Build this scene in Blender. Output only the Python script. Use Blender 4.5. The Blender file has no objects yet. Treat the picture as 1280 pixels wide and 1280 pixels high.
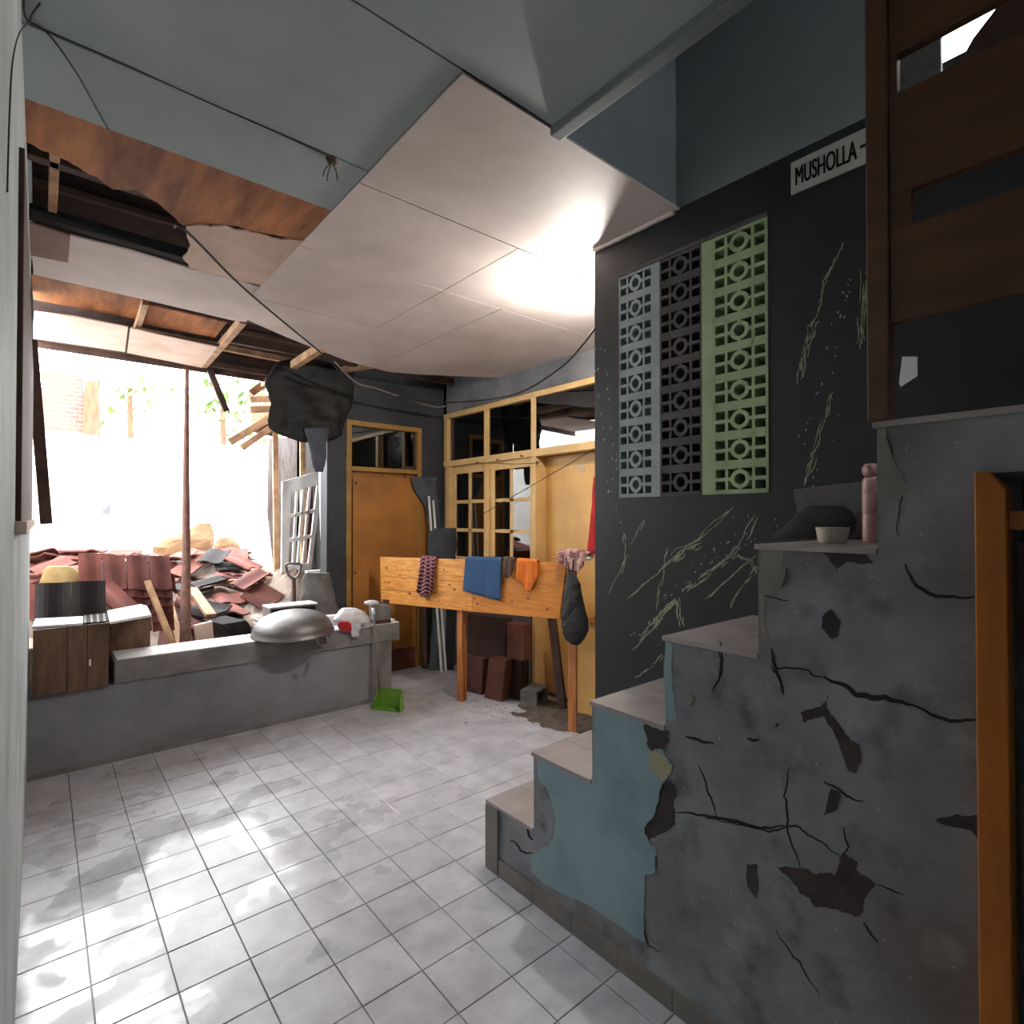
import bpy, bmesh, math, random
from mathutils import Vector, Matrix, noise as mnoise
random.seed(7)
S = bpy.context.scene
COL = S.collection
# ------------------------------------------------------------------ camera
F = 697.2; YAW = 0.70199; PIT = 0.01124; H = 1.422
cam_d = bpy.data.cameras.new('camera'); cam = bpy.data.objects.new('camera', cam_d); COL.objects.link(cam)
cam_d.sensor_width = 36; cam_d.lens = 36*F/1280; cam_d.clip_start = 0.005; cam_d.clip_end = 200
cam.location = (0, 0, H); cam.rotation_euler = (math.pi/2+PIT, 0, -YAW)
S.camera = cam
# ------------------------------------------------------------------ sky, exposure
W = bpy.data.worlds.new('overcast_sky'); S.world = W; W.use_nodes = True
bg = W.node_tree.nodes['Background']; bg.inputs[0].default_value = (0.97, 0.985, 1.0, 1); bg.inputs[1].default_value = 17.0
S.view_settings.view_transform = 'Standard'; S.view_settings.look = 'None'; S.view_settings.gamma = 1
S.view_settings.use_curve_mapping = False; S.view_settings.exposure = 0.0
LAMP_STRENGTH = 1650.0

# ------------------------------------------------------------------ photo pixel -> place
FW = Vector((math.sin(YAW)*math.cos(PIT), math.cos(YAW)*math.cos(PIT), math.sin(PIT)))
RT = Vector((math.cos(YAW), -math.sin(YAW), 0)); UP = RT.cross(FW); CAM = Vector((0, 0, H))
def ray(u, v): return FW + RT*((u-640)/F) + UP*((640-v)/F)
def on(u, v, x=None, y=None, z=None):
    d = ray(u, v)
    t = (x/d.x) if x is not None else (y/d.y) if y is not None else ((z-H)/d.z)
    return CAM + d*t
def onpl(u, v, p, n):
    d = ray(u, v); p = Vector(p); n = Vector(n)
    return CAM + d*((p-CAM).dot(n)/d.dot(n))

# ------------------------------------------------------------------ materials
def s2l(c): return c/12.92 if c <= 0.04045 else ((c+0.055)/1.055)**2.4
def rgb(r, g, b): return (s2l(r/255), s2l(g/255), s2l(b/255), 1)
MATS = {}
def mat(name, col, rough=0.7, col2=None, scale=6.0, lo=0.35, hi=0.65, bump=0.0, bscale=60, stretch=(1, 1, 1), metal=0.0, spec=0.5, rnd=0.0, detail=6):
    m = bpy.data.materials.new(name); m.use_nodes = True; MATS[name] = m
    nt = m.node_tree; N = nt.nodes; L = nt.links; b = N['Principled BSDF']
    b.inputs['Roughness'].default_value = rough; b.inputs['Metallic'].default_value = metal
    b.inputs['Specular IOR Level'].default_value = spec
    c1 = rgb(*col); b.inputs['Base Color'].default_value = c1
    geo = N.new('ShaderNodeNewGeometry'); mp = N.new('ShaderNodeMapping'); L.new(geo.outputs['Position'], mp.inputs[0]); mp.inputs['Scale'].default_value = stretch
    out = None
    if col2:
        nz = N.new('ShaderNodeTexNoise'); nz.inputs['Scale'].default_value = scale; nz.inputs['Detail'].default_value = detail; nz.inputs['Roughness'].default_value = 0.62
        L.new(mp.outputs[0], nz.inputs['Vector'])
        mr = N.new('ShaderNodeMapRange'); mr.inputs[1].default_value = lo; mr.inputs[2].default_value = hi; L.new(nz.outputs[0], mr.inputs[0])
        mx = N.new('ShaderNodeMix'); mx.data_type = 'RGBA'; mx.inputs[6].default_value = c1; mx.inputs[7].default_value = rgb(*col2)
        L.new(mr.outputs[0], mx.inputs[0]); out = mx.outputs[2]
    if rnd:
        oi = N.new('ShaderNodeObjectInfo'); hsv = N.new('ShaderNodeHueSaturation')
        mr2 = N.new('ShaderNodeMapRange'); mr2.inputs[3].default_value = 1-rnd; mr2.inputs[4].default_value = 1+rnd; L.new(oi.outputs['Random'], mr2.inputs[0])
        L.new(mr2.outputs[0], hsv.inputs['Value']); hsv.inputs['Color'].default_value = c1
        if out: L.new(out, hsv.inputs['Color'])
        out = hsv.outputs[0]
    if out: L.new(out, b.inputs['Base Color'])
    if bump:
        nb = N.new('ShaderNodeTexNoise'); nb.inputs['Scale'].default_value = bscale; nb.inputs['Detail'].default_value = 5
        L.new(mp.outputs[0], nb.inputs['Vector'])
        bp = N.new('ShaderNodeBump'); bp.inputs['Strength'].default_value = bump; bp.inputs['Distance'].default_value = 0.01
        L.new(nb.outputs[0], bp.inputs['Height']); L.new(bp.outputs[0], b.inputs['Normal'])
    return m
def emis(name, col, st):
    m = bpy.data.materials.new(name); m.use_nodes = True; nt = m.node_tree; nt.nodes.clear()
    e = nt.nodes.new('ShaderNodeEmission'); o = nt.nodes.new('ShaderNodeOutputMaterial'); nt.links.new(e.outputs[0], o.inputs[0])
    e.inputs[0].default_value = col; e.inputs[1].default_value = st; MATS[name] = m; return m

mat('left_paint', (182, 190, 192), 0.75, (150, 158, 160), 3, bump=0.25, bscale=30)
mat('parapet_paint', (138, 139, 143), 0.8, (112, 112, 115), 2.2, bump=0.12, bscale=40)
mat('cap_cement', (140, 136, 134), 0.75, (104, 100, 98), 5, bump=0.2, bscale=50)
mat('dark_paint', (30, 32, 37), 0.5, (22, 23, 27), 4, bump=0.15, bscale=80)
mat('far_paint', (56, 60, 67), 0.6, (40, 42, 47), 2.5, bump=0.1)
mat('recess_paint', (120, 120, 122), 0.7, (82, 84, 88), 2.5, bump=0.1)
mat('blue_paint', (164, 177, 179), 0.7, (146, 160, 163), 1.6, bump=0.08, bscale=20)
mat('blue_wall_paint', (130, 138, 141), 0.7, (116, 124, 128), 1.5, bump=0.08, bscale=20)
mat('white_ceiling', (218, 206, 200), 0.65, (196, 184, 178), 1.8, bump=0.08, bscale=14)
mat('pink_board', (226, 200, 184), 0.75, (196, 168, 150), 3)
mat('stained_ply', (196, 128, 78), 0.75, (122, 72, 42), 3.2, stretch=(3, .6, 1))
mat('brown_scrap', (150, 118, 108), 0.8, (120, 92, 84), 4)
mat('pale_timber', (198, 160, 124), 0.75, (150, 112, 80), 9, stretch=(1, 1, 1))
mat('dark_timber', (88, 62, 50), 0.8, (54, 38, 32), 7)
mat('roof_brown', (74, 54, 48), 0.9, (44, 32, 30), 8)
mat('black_and_shade', (24, 24, 26), 0.9, (14, 14, 15), 5)  # plain black, also standing in for shade at one joist
mat('grout', (92, 90, 92), 0.3, (66, 64, 66), 12)
m = mat('plaster', (148, 151, 156), 0.85, (104, 106, 111), 2.6, lo=.3, hi=.7, bump=0.4, bscale=34, detail=9); nt = m.node_tree; N = nt.nodes; L = nt.links
b = N['Principled BSDF']; src = b.inputs['Base Color'].links[0].from_socket; g_ = N.new('ShaderNodeNewGeometry')
for sc, lo, hi, colr, amt in ((1.3, .45, .7, (104, 92, 84), .75), (9.0, .56, .72, (58, 56, 56), .6), (5.0, .60, .74, (168, 170, 170), .45), (70.0, .70, .74, (176, 176, 172), .7)):
    nz = N.new('ShaderNodeTexNoise'); nz.inputs['Scale'].default_value = sc; nz.inputs['Detail'].default_value = 8; L.new(g_.outputs['Position'], nz.inputs['Vector'])
    mr = N.new('ShaderNodeMapRange'); mr.inputs[1].default_value = lo; mr.inputs[2].default_value = hi; mr.inputs[4].default_value = amt; L.new(nz.outputs[0], mr.inputs[0])
    mx = N.new('ShaderNodeMix'); mx.data_type = 'RGBA'; mx.inputs[7].default_value = rgb(*colr); L.new(mr.outputs[0], mx.inputs[0]); L.new(src, mx.inputs[6]); src = mx.outputs[2]
L.new(src, b.inputs['Base Color'])
mat('plaster_pale', (134, 134, 124), 0.85, (112, 112, 108), 6, bump=0.3)
mat('teal_paint', (132, 158, 165), 0.6, (104, 130, 137), 4.5, lo=.42, hi=.8, bump=0.1)
mat('cream_paint', (168, 164, 128), 0.7, (150, 146, 116), 8)
mat('crack', (34, 31, 32), 0.95)
mat('bare_patch', (72, 62, 60), 0.95, (56, 48, 47), 14, bump=0.5)
mat('cap_lit_strip', (236, 236, 236), 0.4)  # white base stands in for skylight on the cap top
mat('raw_cement', (62, 56, 58), 0.95, (48, 42, 42), 12, bump=0.4)
mat('brick_red', (104, 62, 54), 0.9, (76, 46, 42), 9, rnd=0.15)
mat('tread_tile', (164, 156, 154), 0.5, (142, 134, 132), 5, rnd=0.05)
mat('skirt_tile', (124, 118, 112), 0.5, (102, 98, 94), 5, rnd=0.06)
mat('rail_brown', (92, 60, 32), 0.5, (72, 45, 24), 3, stretch=(1, 1, 5))
mat('orange_frame', (176, 104, 18), 0.5, (150, 84, 16), 4, stretch=(4, 4, 1))
mat('yellow_frame', (216, 180, 122), 0.5, (200, 162, 104), 6)
mat('yellow_door', (216, 172, 98), 0.5, (200, 152, 82), 3)
mat('orange_ply', (182, 122, 52), 0.5, (146, 92, 40), 2.2)
mat('ochre_frame', (170, 128, 60), 0.55, (140, 100, 48), 5)
mat('pine', (226, 160, 74), 0.45, (186, 112, 44), 3.2, stretch=(2.5, 2.5, 22))
mat('pine_ply', (212, 138, 58), 0.45, (186, 112, 44), 3.0, stretch=(2, 2, 16))
mat('knot', (92, 46, 22), 0.6)
mat('leg_wood', (196, 126, 66), 0.6, (150, 90, 46), 4, stretch=(8, 8, 1))
mat('vent_blue', (160, 172, 174), 0.7, (140, 152, 156), 8)
mat('vent_dark', (86, 83, 82), 0.75, (66, 64, 65), 8)
mat('vent_green', (162, 180, 142), 0.7, (144, 164, 124), 8)
mat('green_streak', (168, 180, 150), 0.6, (112, 128, 92), 30)
mat('pale_streak', (150, 158, 152), 0.6)
mat('sign_white', (176, 178, 172), 0.6, (156, 158, 152), 6)
mat('ink', (24, 24, 28), 0.7)
mat('red_cloth', (190, 28, 34), 0.85, (150, 20, 26), 10)
mat('navy_cloth', (48, 84, 122), 0.95, (40, 70, 104), 60, bump=0.5, bscale=300)
mat('orange_cloth', (226, 124, 44), 0.95, (206, 104, 36), 20, bump=0.4, bscale=200)
mat('brown_cloth', (96, 72, 60), 0.95, (70, 52, 46), 20, bump=0.4, bscale=200)
mat('pink_cloth', (196, 160, 152), 0.9, (132, 84, 84), 26, lo=.45, hi=.55)
mat('black_cloth', (26, 27, 32), 0.95, (18, 18, 22), 10)
mat('grey_cloth', (84, 90, 100), 0.95, (60, 64, 74), 6)
mat('black_plastic', (18, 17, 17), 0.65, (11, 11, 11), 12, bump=0.5, bscale=18)
mat('white_plastic', (232, 232, 232), 0.45, (214, 214, 216), 8, bump=0.2)
mat('bag_white', (226, 226, 228), 0.4, (190, 188, 192), 12, bump=0.6, bscale=30)
mat('bag_red', (196, 36, 40), 0.4, (168, 30, 36), 10)
mat('alu', (132, 130, 129), 0.48, (104, 102, 101), 5, metal=0.7, stretch=(1, 1, 6))
mat('steel', (120, 120, 122), 0.45, (84, 76, 72), 14, metal=0.7)
mat('terracotta', (112, 58, 47), 0.85, (86, 40, 34), 7, rnd=0.28)
mat('dark_tile', (38, 32, 32), 0.9, (26, 22, 23), 8, rnd=0.2)
mat('rubble', (190, 176, 164), 0.95, (140, 122, 110), 5, bump=0.8, bscale=12)
mat('tan_rock', (120, 92, 64), 0.95, (90, 66, 46), 4, bump=0.8, bscale=9)
mat('cream_sack', (176, 148, 100), 0.8, (140, 112, 70), 7, bump=0.6, bscale=14)
mat('chest_wood', (116, 88, 66), 0.7, (86, 62, 46), 5, stretch=(6, 6, 1), rnd=0.12)
mat('pole_wood', (134, 96, 82), 0.8, (104, 72, 62), 8, stretch=(4, 4, 1))
mat('yard_white', (236, 236, 232), 0.85, (212, 212, 208), 2.5, bump=0.3, bscale=12)
mat('yard_ground', (150, 138, 126), 0.95, (112, 100, 90), 4, bump=0.6, bscale=10)
mat('grey_door', (150, 152, 160), 0.6, (64, 66, 76), 3.5, lo=.4, hi=.7)
mat('trunk', (112, 76, 54), 0.9, (84, 58, 42), 8, stretch=(3, 3, .6), bump=0.6)
mat('leaf', (92, 122, 36), 0.6, (66, 98, 28), 4, rnd=0.2)
mat('grille_white', (232, 232, 230), 0.55, (210, 208, 206), 6)
mat('concrete', (128, 126, 124), 0.95, (96, 94, 92), 7, bump=0.8, bscale=22)
mat('grey_box', (132, 126, 120), 0.85, (104, 98, 92), 8)
mat('green_plastic', (122, 168, 58), 0.4, (100, 146, 44), 6)
mat('teal_box', (44, 62, 62), 0.5, (32, 44, 46), 9)
mat('cardboard', (112, 66, 46), 0.85, (84, 48, 36), 5)
mat('dark_card', (66, 42, 34), 0.9, (48, 32, 28), 5)
mat('cable', (26, 24, 24), 0.6)
mat('grey_cable', (120, 110, 104), 0.7)
mat('tub', (196, 186, 172), 0.5, (176, 166, 152), 9)
mat('pink_pipe', (190, 150, 144), 0.4, (170, 132, 128), 9)
mat('grey_slab', (104, 102, 102), 0.9, (86, 84, 84), 8, bump=0.4)
mat('dark_rag', (46, 44, 44), 0.95, (34, 32, 32), 18)
mat('soil', (104, 92, 84), 0.95, (70, 60, 54), 14, bump=0.6)
mat('paper', (214, 214, 214), 0.7)
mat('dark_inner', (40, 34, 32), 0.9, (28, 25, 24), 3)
mat('tin', (150, 148, 150), 0.6, (120, 104, 98), 6, stretch=(12, 12, 1))
emis('bulb_glow', (1.0, 0.94, 0.87, 1), LAMP_STRENGTH)
# far brick wall (too far to tell the bricks apart)
m = mat('far_brick', (186, 146, 128), 0.9); nt = m.node_tree
br = nt.nodes.new('ShaderNodeTexBrick'); br.inputs['Scale'].default_value = 4.5
br.inputs['Color1'].default_value = rgb(112, 78, 66); br.inputs['Color2'].default_value = rgb(92, 68, 60); br.inputs['Mortar'].default_value = rgb(132, 122, 114)
g_ = nt.nodes.new('ShaderNodeNewGeometry'); mp_ = nt.nodes.new('ShaderNodeMapping'); mp_.inputs['Rotation'].default_value = (math.pi/2, 0, 0)
nt.links.new(g_.outputs['Position'], mp_.inputs[0]); nt.links.new(mp_.outputs[0], br.inputs['Vector']); nt.links.new(br.outputs[0], nt.nodes['Principled BSDF'].inputs['Base Color'])
# floor tile: glazed, wet in patches
m = mat('floor_tile', (192, 192, 197), 0.3, (164, 164, 171), 7, rnd=0.06); nt = m.node_tree; N = nt.nodes; L = nt.links
b = N['Principled BSDF']; g_ = N.new('ShaderNodeNewGeometry')
n1 = N.new('ShaderNodeTexNoise'); n1.inputs['Scale'].default_value = 3.0; n1.inputs['Detail'].default_value = 5; L.new(g_.outputs['Position'], n1.inputs['Vector'])
mr = N.new('ShaderNodeMapRange'); mr.inputs[1].default_value = 0.50; mr.inputs[2].default_value = 0.54; mr.inputs[3].default_value = 0.36; mr.inputs[4].default_value = 0.13
# the washed part of the floor, around (0.35, 2.5)
vd = N.new('ShaderNodeVectorMath'); vd.operation = 'DISTANCE'; vd.inputs[1].default_value = (0.35, 2.7, 0); L.new(g_.outputs['Position'], vd.inputs[0])
wr = N.new('ShaderNodeMapRange'); wr.inputs[1].default_value = 0.5; wr.inputs[2].default_value = 1.5; wr.inputs[3].default_value = 0.02; wr.inputs[4].default_value = -0.2; L.new(vd.outputs['Value'], wr.inputs[0])
ad = N.new('ShaderNodeMath'); ad.operation = 'ADD'; L.new(n1.outputs[0], ad.inputs[0]); L.new(wr.outputs[0], ad.inputs[1]); L.new(ad.outputs[0], mr.inputs[0]); L.new(mr.outputs[0], b.inputs['Roughness'])
nb = N.new('ShaderNodeTexNoise'); nb.inputs['Scale'].default_value = 9; L.new(g_.outputs['Position'], nb.inputs['Vector'])
bp = N.new('ShaderNodeBump'); bp.inputs['Strength'].default_value = 0.12; bp.inputs['Distance'].default_value = 0.01; L.new(nb.outputs[0], bp.inputs['Height']); L.new(bp.outputs[0], b.inputs['Normal'])
# window glass: see-through with a clear reflection
m = bpy.data.materials.new('window_glass'); m.use_nodes = True; MATS['window_glass'] = m; nt = m.node_tree; nt.nodes.clear()
o_ = nt.nodes.new('ShaderNodeOutputMaterial'); mx = nt.nodes.new('ShaderNodeMixShader'); fr = nt.nodes.new('ShaderNodeFresnel'); fr.inputs[0].default_value = 2.1
tr = nt.nodes.new('ShaderNodeBsdfTransparent'); tr.inputs[0].default_value = (.55, .57, .58, 1); gl = nt.nodes.new('ShaderNodeBsdfGlossy'); gl.inputs['Roughness'].default_value = 0.015
nt.links.new(fr.outputs[0], mx.inputs[0]); nt.links.new(tr.outputs[0], mx.inputs[1]); nt.links.new(gl.outputs[0], mx.inputs[2]); nt.links.new(mx.outputs[0], o_.inputs[0])
# plaid rag
m = mat('plaid', (96, 36, 48), 0.95); nt = m.node_tree; g_ = nt.nodes.new('ShaderNodeNewGeometry')
wv = nt.nodes.new('ShaderNodeTexWave'); wv.bands_direction = 'DIAGONAL'; wv.inputs['Scale'].default_value = 20; wv.inputs['Distortion'].default_value = 1
nt.links.new(g_.outputs['Position'], wv.inputs['Vector']); rp = nt.nodes.new('ShaderNodeMix'); rp.data_type = 'RGBA'; rp.inputs[6].default_value = rgb(70, 24, 36); rp.inputs[7].default_value = rgb(182, 128, 132)
cr = nt.nodes.new('ShaderNodeMapRange'); cr.inputs[1].default_value = .6; cr.inputs[2].default_value = .95; nt.links.new(wv.outputs[1], cr.inputs[0]); nt.links.new(cr.outputs[0], rp.inputs[0]); nt.links.new(rp.outputs[2], nt.nodes['Principled BSDF'].inputs['Base Color'])

# ------------------------------------------------------------------ mesh helpers
ORG = {}
def root(name, loc, label=None, cat=None, group=None, kind=None):
    o = bpy.data.objects.new(name, None); COL.objects.link(o); o.location = loc; o.empty_display_size = 0.05
    ORG[o] = Vector(loc); tag(o, label, cat, group, kind); return o
def tag(o, label=None, cat=None, group=None, kind=None):
    if label: o['label'] = label
    if cat: o['category'] = cat
    if group: o['group'] = group
    if kind: o['kind'] = kind
    return o
class MB:
    def __init__(s): s.v = []; s.f = []; s.m = []; s.cm = 0
    def add(s, vs, fs):
        k = len(s.v); s.v += [Vector(p) for p in vs]; s.f += [tuple(k+i for i in q) for q in fs]; s.m += [s.cm]*len(fs); return s
    def box(s, x0, x1, y0, y1, z0, z1):
        vs = [(x, y, z) for z in (z0, z1) for y in (y0, y1) for x in (x0, x1)]
        return s.add(vs, [(0, 2, 3, 1), (4, 5, 7, 6), (0, 1, 5, 4), (2, 6, 7, 3), (0, 4, 6, 2), (1, 3, 7, 5)])
    def obox(s, c, size, rot=(0, 0, 0), mtx=None):
        M = mtx if mtx is not None else Matrix.Rotation(rot[2], 3, 'Z') @ Matrix.Rotation(rot[1], 3, 'Y') @ Matrix.Rotation(rot[0], 3, 'X')
        c = Vector(c); vs = [c + M @ Vector((x*size[0]/2, y*size[1]/2, z*size[2]/2)) for z in (-1, 1) for y in (-1, 1) for x in (-1, 1)]
        return s.add(vs, [(0, 2, 3, 1), (4, 5, 7, 6), (0, 1, 5, 4), (2, 6, 7, 3), (0, 4, 6, 2), (1, 3, 7, 5)])
    def bar(s, a, b, w, t, up=(0, 0, 1)):
        a = Vector(a); b = Vector(b); d = (b-a); l = d.length; d.normalize(); u = Vector(up)
        if abs(d.dot(u)) > .98: u = Vector((1, 0, 0))
        r = d.cross(u).normalized(); u = r.cross(d)
        M = Matrix((d, r, u)).transposed()
        return s.obox((a+b)/2, (l, w, t), mtx=M)
    def prism(s, pts, vec):
        n = len(pts); vec = Vector(vec); pts = [Vector(p) for p in pts]
        return s.add(pts + [p+vec for p in pts], [tuple(range(n))[::-1], tuple(range(n, 2*n))] + [(i, (i+1) % n, n+(i+1) % n, n+i) for i in range(n)])
    def tube(s, pts, r, n=8, cap=True):
        pts = [Vector(p) for p in pts]; k0 = len(s.v); rs = r if isinstance(r, (list, tuple)) else [r]*len(pts)
        prev = None
        for i, p in enumerate(pts):
            d = (pts[min(i+1, len(pts)-1)] - pts[max(i-1, 0)]).normalized()
            if prev is None: a = d.cross(Vector((0, 0, 1)) if abs(d.z) < .9 else Vector((1, 0, 0))).normalized()
            else: a = (prev - d*prev.dot(d)).normalized()
            prev = a; b = d.cross(a)
            for j in range(n):
                t = 2*math.pi*j/n; s.v.append(p + (a*math.cos(t)+b*math.sin(t))*rs[i])
        fs = []
        for i in range(len(pts)-1):
            for j in range(n):
                fs.append((k0+i*n+j, k0+i*n+(j+1) % n, k0+(i+1)*n+(j+1) % n, k0+(i+1)*n+j))
        if cap: fs += [tuple(k0+j for j in range(n))[::-1], tuple(k0+(len(pts)-1)*n+j for j in range(n))]
        s.f += fs; s.m += [s.cm]*len(fs); return s
    def rings(s, rings, cap=True, closed=True):
        k0 = len(s.v); n = len(rings[0])
        for r in rings: s.v += [Vector(p) for p in r]
        fs = []
        for i in range(len(rings)-1):
            for j in range(n if closed else n-1):
                fs.append((k0+i*n+j, k0+i*n+(j+1) % n, k0+(i+1)*n+(j+1) % n, k0+(i+1)*n+j))
        if cap and closed: fs += [tuple(k0+j for j in range(n))[::-1], tuple(k0+(len(rings)-1)*n+j for j in range(n))]
        s.f += fs; s.m += [s.cm]*len(fs); return s
    def lathe(s, prof, c, n=24, M=None):
        c = Vector(c); rr = []
        for (r, z) in prof:
            ring = []
            for j in range(n):
                t = 2*math.pi*j/n; p = Vector((r*math.cos(t), r*math.sin(t), z)); ring.append(c + (M @ p if M else p))
            rr.append(ring)
        return s.rings(rr)
    def mesh(s, name, mats, org=None, smooth=False):
        me = bpy.data.meshes.new(name); o = org or Vector((0, 0, 0))
        me.from_pydata([tuple(v-o) for v in s.v], [], s.f)
        for k in (mats if isinstance(mats, (list, tuple)) else [mats]): me.materials.append(MATS[k])
        me.polygons.foreach_set('material_index', s.m)
        bm = bmesh.new(); bm.from_mesh(me); bmesh.ops.recalc_face_normals(bm, faces=bm.faces); bm.to_mesh(me); bm.free()
        if smooth: me.polygons.foreach_set('use_smooth', [True]*len(me.polygons))
        me.update(); return me
    def build(s, name, mats, parent=None, smooth=False, bevel=0.0, loc=None, label=None, cat=None, group=None, kind=None, sub=0, thick=0.0):
        org = ORG[parent] if parent else (Vector(loc) if loc is not None else Vector((sum(v.x for v in s.v)/len(s.v), sum(v.y for v in s.v)/len(s.v), min(v.z for v in s.v))))
        o = bpy.data.objects.new(name, s.mesh(name, mats, org, smooth)); COL.objects.link(o)
        if parent: o.parent = parent
        else: o.location = org
        ORG[o] = org
        if thick: md = o.modifiers.new('thickness', 'SOLIDIFY'); md.thickness = thick; md.offset = 0
        if bevel: md = o.modifiers.new('bevel', 'BEVEL'); md.width = bevel; md.segments = 2; md.limit_method = 'ANGLE'
        if sub: md = o.modifiers.new('smooth', 'SUBSURF'); md.levels = sub; md.render_levels = sub
        tag(o, label, cat, group, kind); return o
def copy_tree(o, parent=None):
    c = o.copy(); COL.objects.link(c); ORG[c] = ORG[o]
    if parent: c.parent = parent
    for ch in list(o.children): copy_tree(ch, c)
    return c
def inst(name, me, parent, loc, rot=(0, 0, 0), scale=(1, 1, 1)):
    o = bpy.data.objects.new(name, me); COL.objects.link(o)
    if parent: o.parent = parent; o.location = Vector(loc)-ORG[parent]
    else: o.location = loc
    o.rotation_euler = rot; o.scale = scale; ORG[o] = Vector(loc); return o
def cat_pts(pts, k=6):
    pts = [Vector(p) for p in pts]; out = []
    for i in range(len(pts)-1):
        p0 = pts[max(i-1, 0)]; p1 = pts[i]; p2 = pts[i+1]; p3 = pts[min(i+2, len(pts)-1)]
        for j in range(k):
            t = j/k; out.append(.5*((2*p1)+(p2-p0)*t+(2*p0-5*p1+4*p2-p3)*t*t+(3*p1-p0-3*p2+p3)*t**3))
    out.append(pts[-1]); return out
def frac(a, b, amp, depth, r):
    """midpoint displacement between two pixels (start point included, end left out)"""
    if depth == 0: return [a]
    l = math.hypot(b[0]-a[0], b[1]-a[1]); q = min(amp, l*.28); m_ = ((a[0]+b[0])/2+r.uniform(-q, q), (a[1]+b[1])/2+r.uniform(-q, q))
    return frac(a, m_, amp*.55, depth-1, r)+frac(m_, b, amp*.55, depth-1, r)
def jag(pts, amp, k=3, seed=0):
    r = random.Random(seed); out = []
    for i in range(len(pts)): out += frac(pts[i], pts[(i+1) % len(pts)], amp*3.2, 3, r)
    return out
def loft(rows, frame, dr, n=14, wob=0.0, seed=0, pw=1.0):
    """rows of (v, u_left, u_right) seen on a plane; cross sections are ellipses dr times as deep as wide, crumpled by noise"""
    rr = []; n = max(n, 26); nn = Vector(frame[1]).normalized(); full = []
    for a, c in zip(rows[:-1], rows[1:]):
        for k in range(5): t = k/5; full.append(tuple(a[i]+(c[i]-a[i])*t for i in range(3)))
    full.append(rows[-1][:3]); off = Vector((seed*3.7, seed*1.3, seed*.7)); wm = max((onpl(x[2], x[0], *frame)-onpl(x[1], x[0], *frame)).length for x in full)/2
    for v, a, c in full:
        pa = onpl(a, v, *frame); pc = onpl(c, v, *frame); mid = (pa+pc)/2; hw = (pc-pa)/2; dep = max(hw.length*dr, 1e-4); ring = []
        for j in range(n):
            t = 2*math.pi*j/n; p = mid + hw*math.cos(t) + nn*math.sin(t)*dep; q = p*(2.2/wm*.5)+off
            w = wob*1.6*(mnoise.noise(q)+.55*mnoise.noise(q*2.3)+.3*mnoise.noise(q*5))
            ring.append(p + (hw*math.cos(t)+nn*math.sin(t)*max(dep, hw.length*.6))*w)
        rr.append(ring)
    return rr

# ---- things that are put down on others: lower or raise them until they just touch
from mathutils.bvhtree import BVHTree
OBS = []                                     # (tree, low corner, high corner) of what is already lying there
def tree_of(vs, fs):
    return (BVHTree.FromPolygons([tuple(v) for v in vs], fs), [min(v[i] for v in vs) for i in range(3)], [max(v[i] for v in vs) for i in range(3)])
def add_obs(o):
    if o.type == 'MESH': OBS.append(tree_of([v.co+ORG[o] for v in o.data.vertices], [tuple(p.vertices) for p in o.data.polygons]))
    for c in o.children: add_obs(c)
def hits(vs, fs):
    t, lo, hi = tree_of(vs, fs)
    for T, a, b in OBS:
        if any(lo[i] > b[i] or hi[i] < a[i] for i in range(3)): continue
        if t.overlap(T): return True
    return False
def drop(vs, fs, start, stop, step=.008):
    """smallest lift between start and stop at which nothing is cut"""
    d = start
    while d < stop and hits([v+Vector((0, 0, d)) for v in vs], fs): d += step
    return d
def snap(b, z):                              # put the lowest point of a builder at height z
    d = z-min(v.z for v in b.v); b.v = [v+Vector((0, 0, d)) for v in b.v]; return b
def top(b): return max(v.z for v in b.v)

# =================================================================== THE SETTING
XL = -0.045; XS = 1.407; XW = 1.954; XR = 3.08; YP = 4.0; YD = 4.70; ZC = 2.67; YE = 1.718; YC = 1.283; XB = 1.253
def structure(name, b, m, label, **k):
    return b.build(name, m, kind='structure', label=label, **k)
# floor: bed + tiles
fl = structure('floor', MB().box(-0.25, 4.6, -1.5, 4.85, -0.12, -0.006), 'grout', 'white glazed tile floor with grey joints, wet in patches', loc=(0, 0, 0))
tb = MB(); h = 0.0985
tb.rings([[(-h, -h, -.006), (h, -h, -.006), (h, h, -.006), (-h, h, -.006)], [(-h, -h, -.0012), (h, -h, -.0012), (h, h, -.0012), (-h, h, -.0012)], [(-h+.0015, -h+.0015, 0), (h-.0015, -h+.0015, 0), (h-.0015, h-.0015, 0), (-h+.0015, h-.0015, 0)]])
tile_me = tb.mesh('tile', 'floor_tile')
tiles = []
for i in range(0, 17):
    for j in range(-8, 24):
        x = 0.2*i - 0.0722 + 0.1; y = 0.1344 + 0.2*j + 0.1
        if x > XR-.05 or x < XL: continue
        if y > YP+.05 and x < 2.15: continue
        if y > YD-.05 or (x > XS+.12 and y < 1.75): continue
        d = Vector((x, y, -H)); z = d.dot(FW); vis = z > .2 and -60 < 640+F*d.dot(RT)/z < 1340 and 640-F*d.dot(UP)/z < 1380
        tiles.append((not vis, x, y))
tiles.sort(); ntile = 0; rest = MB()
for hid, x, y in tiles:
    if ntile < 290 and not hid:
        inst('tile', tile_me, fl, (x, y, random.uniform(-.0006, .0004)), (random.uniform(-.002, .002), random.uniform(-.002, .002), 0)); ntile += 1
    else: rest.rings([[(x-h, y-h, -.006), (x+h, y-h, -.006), (x+h, y+h, -.006), (x-h, y+h, -.006)], [(x-h, y-h, 0), (x+h, y-h, 0), (x+h, y+h, 0), (x-h, y+h, 0)]])
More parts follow.
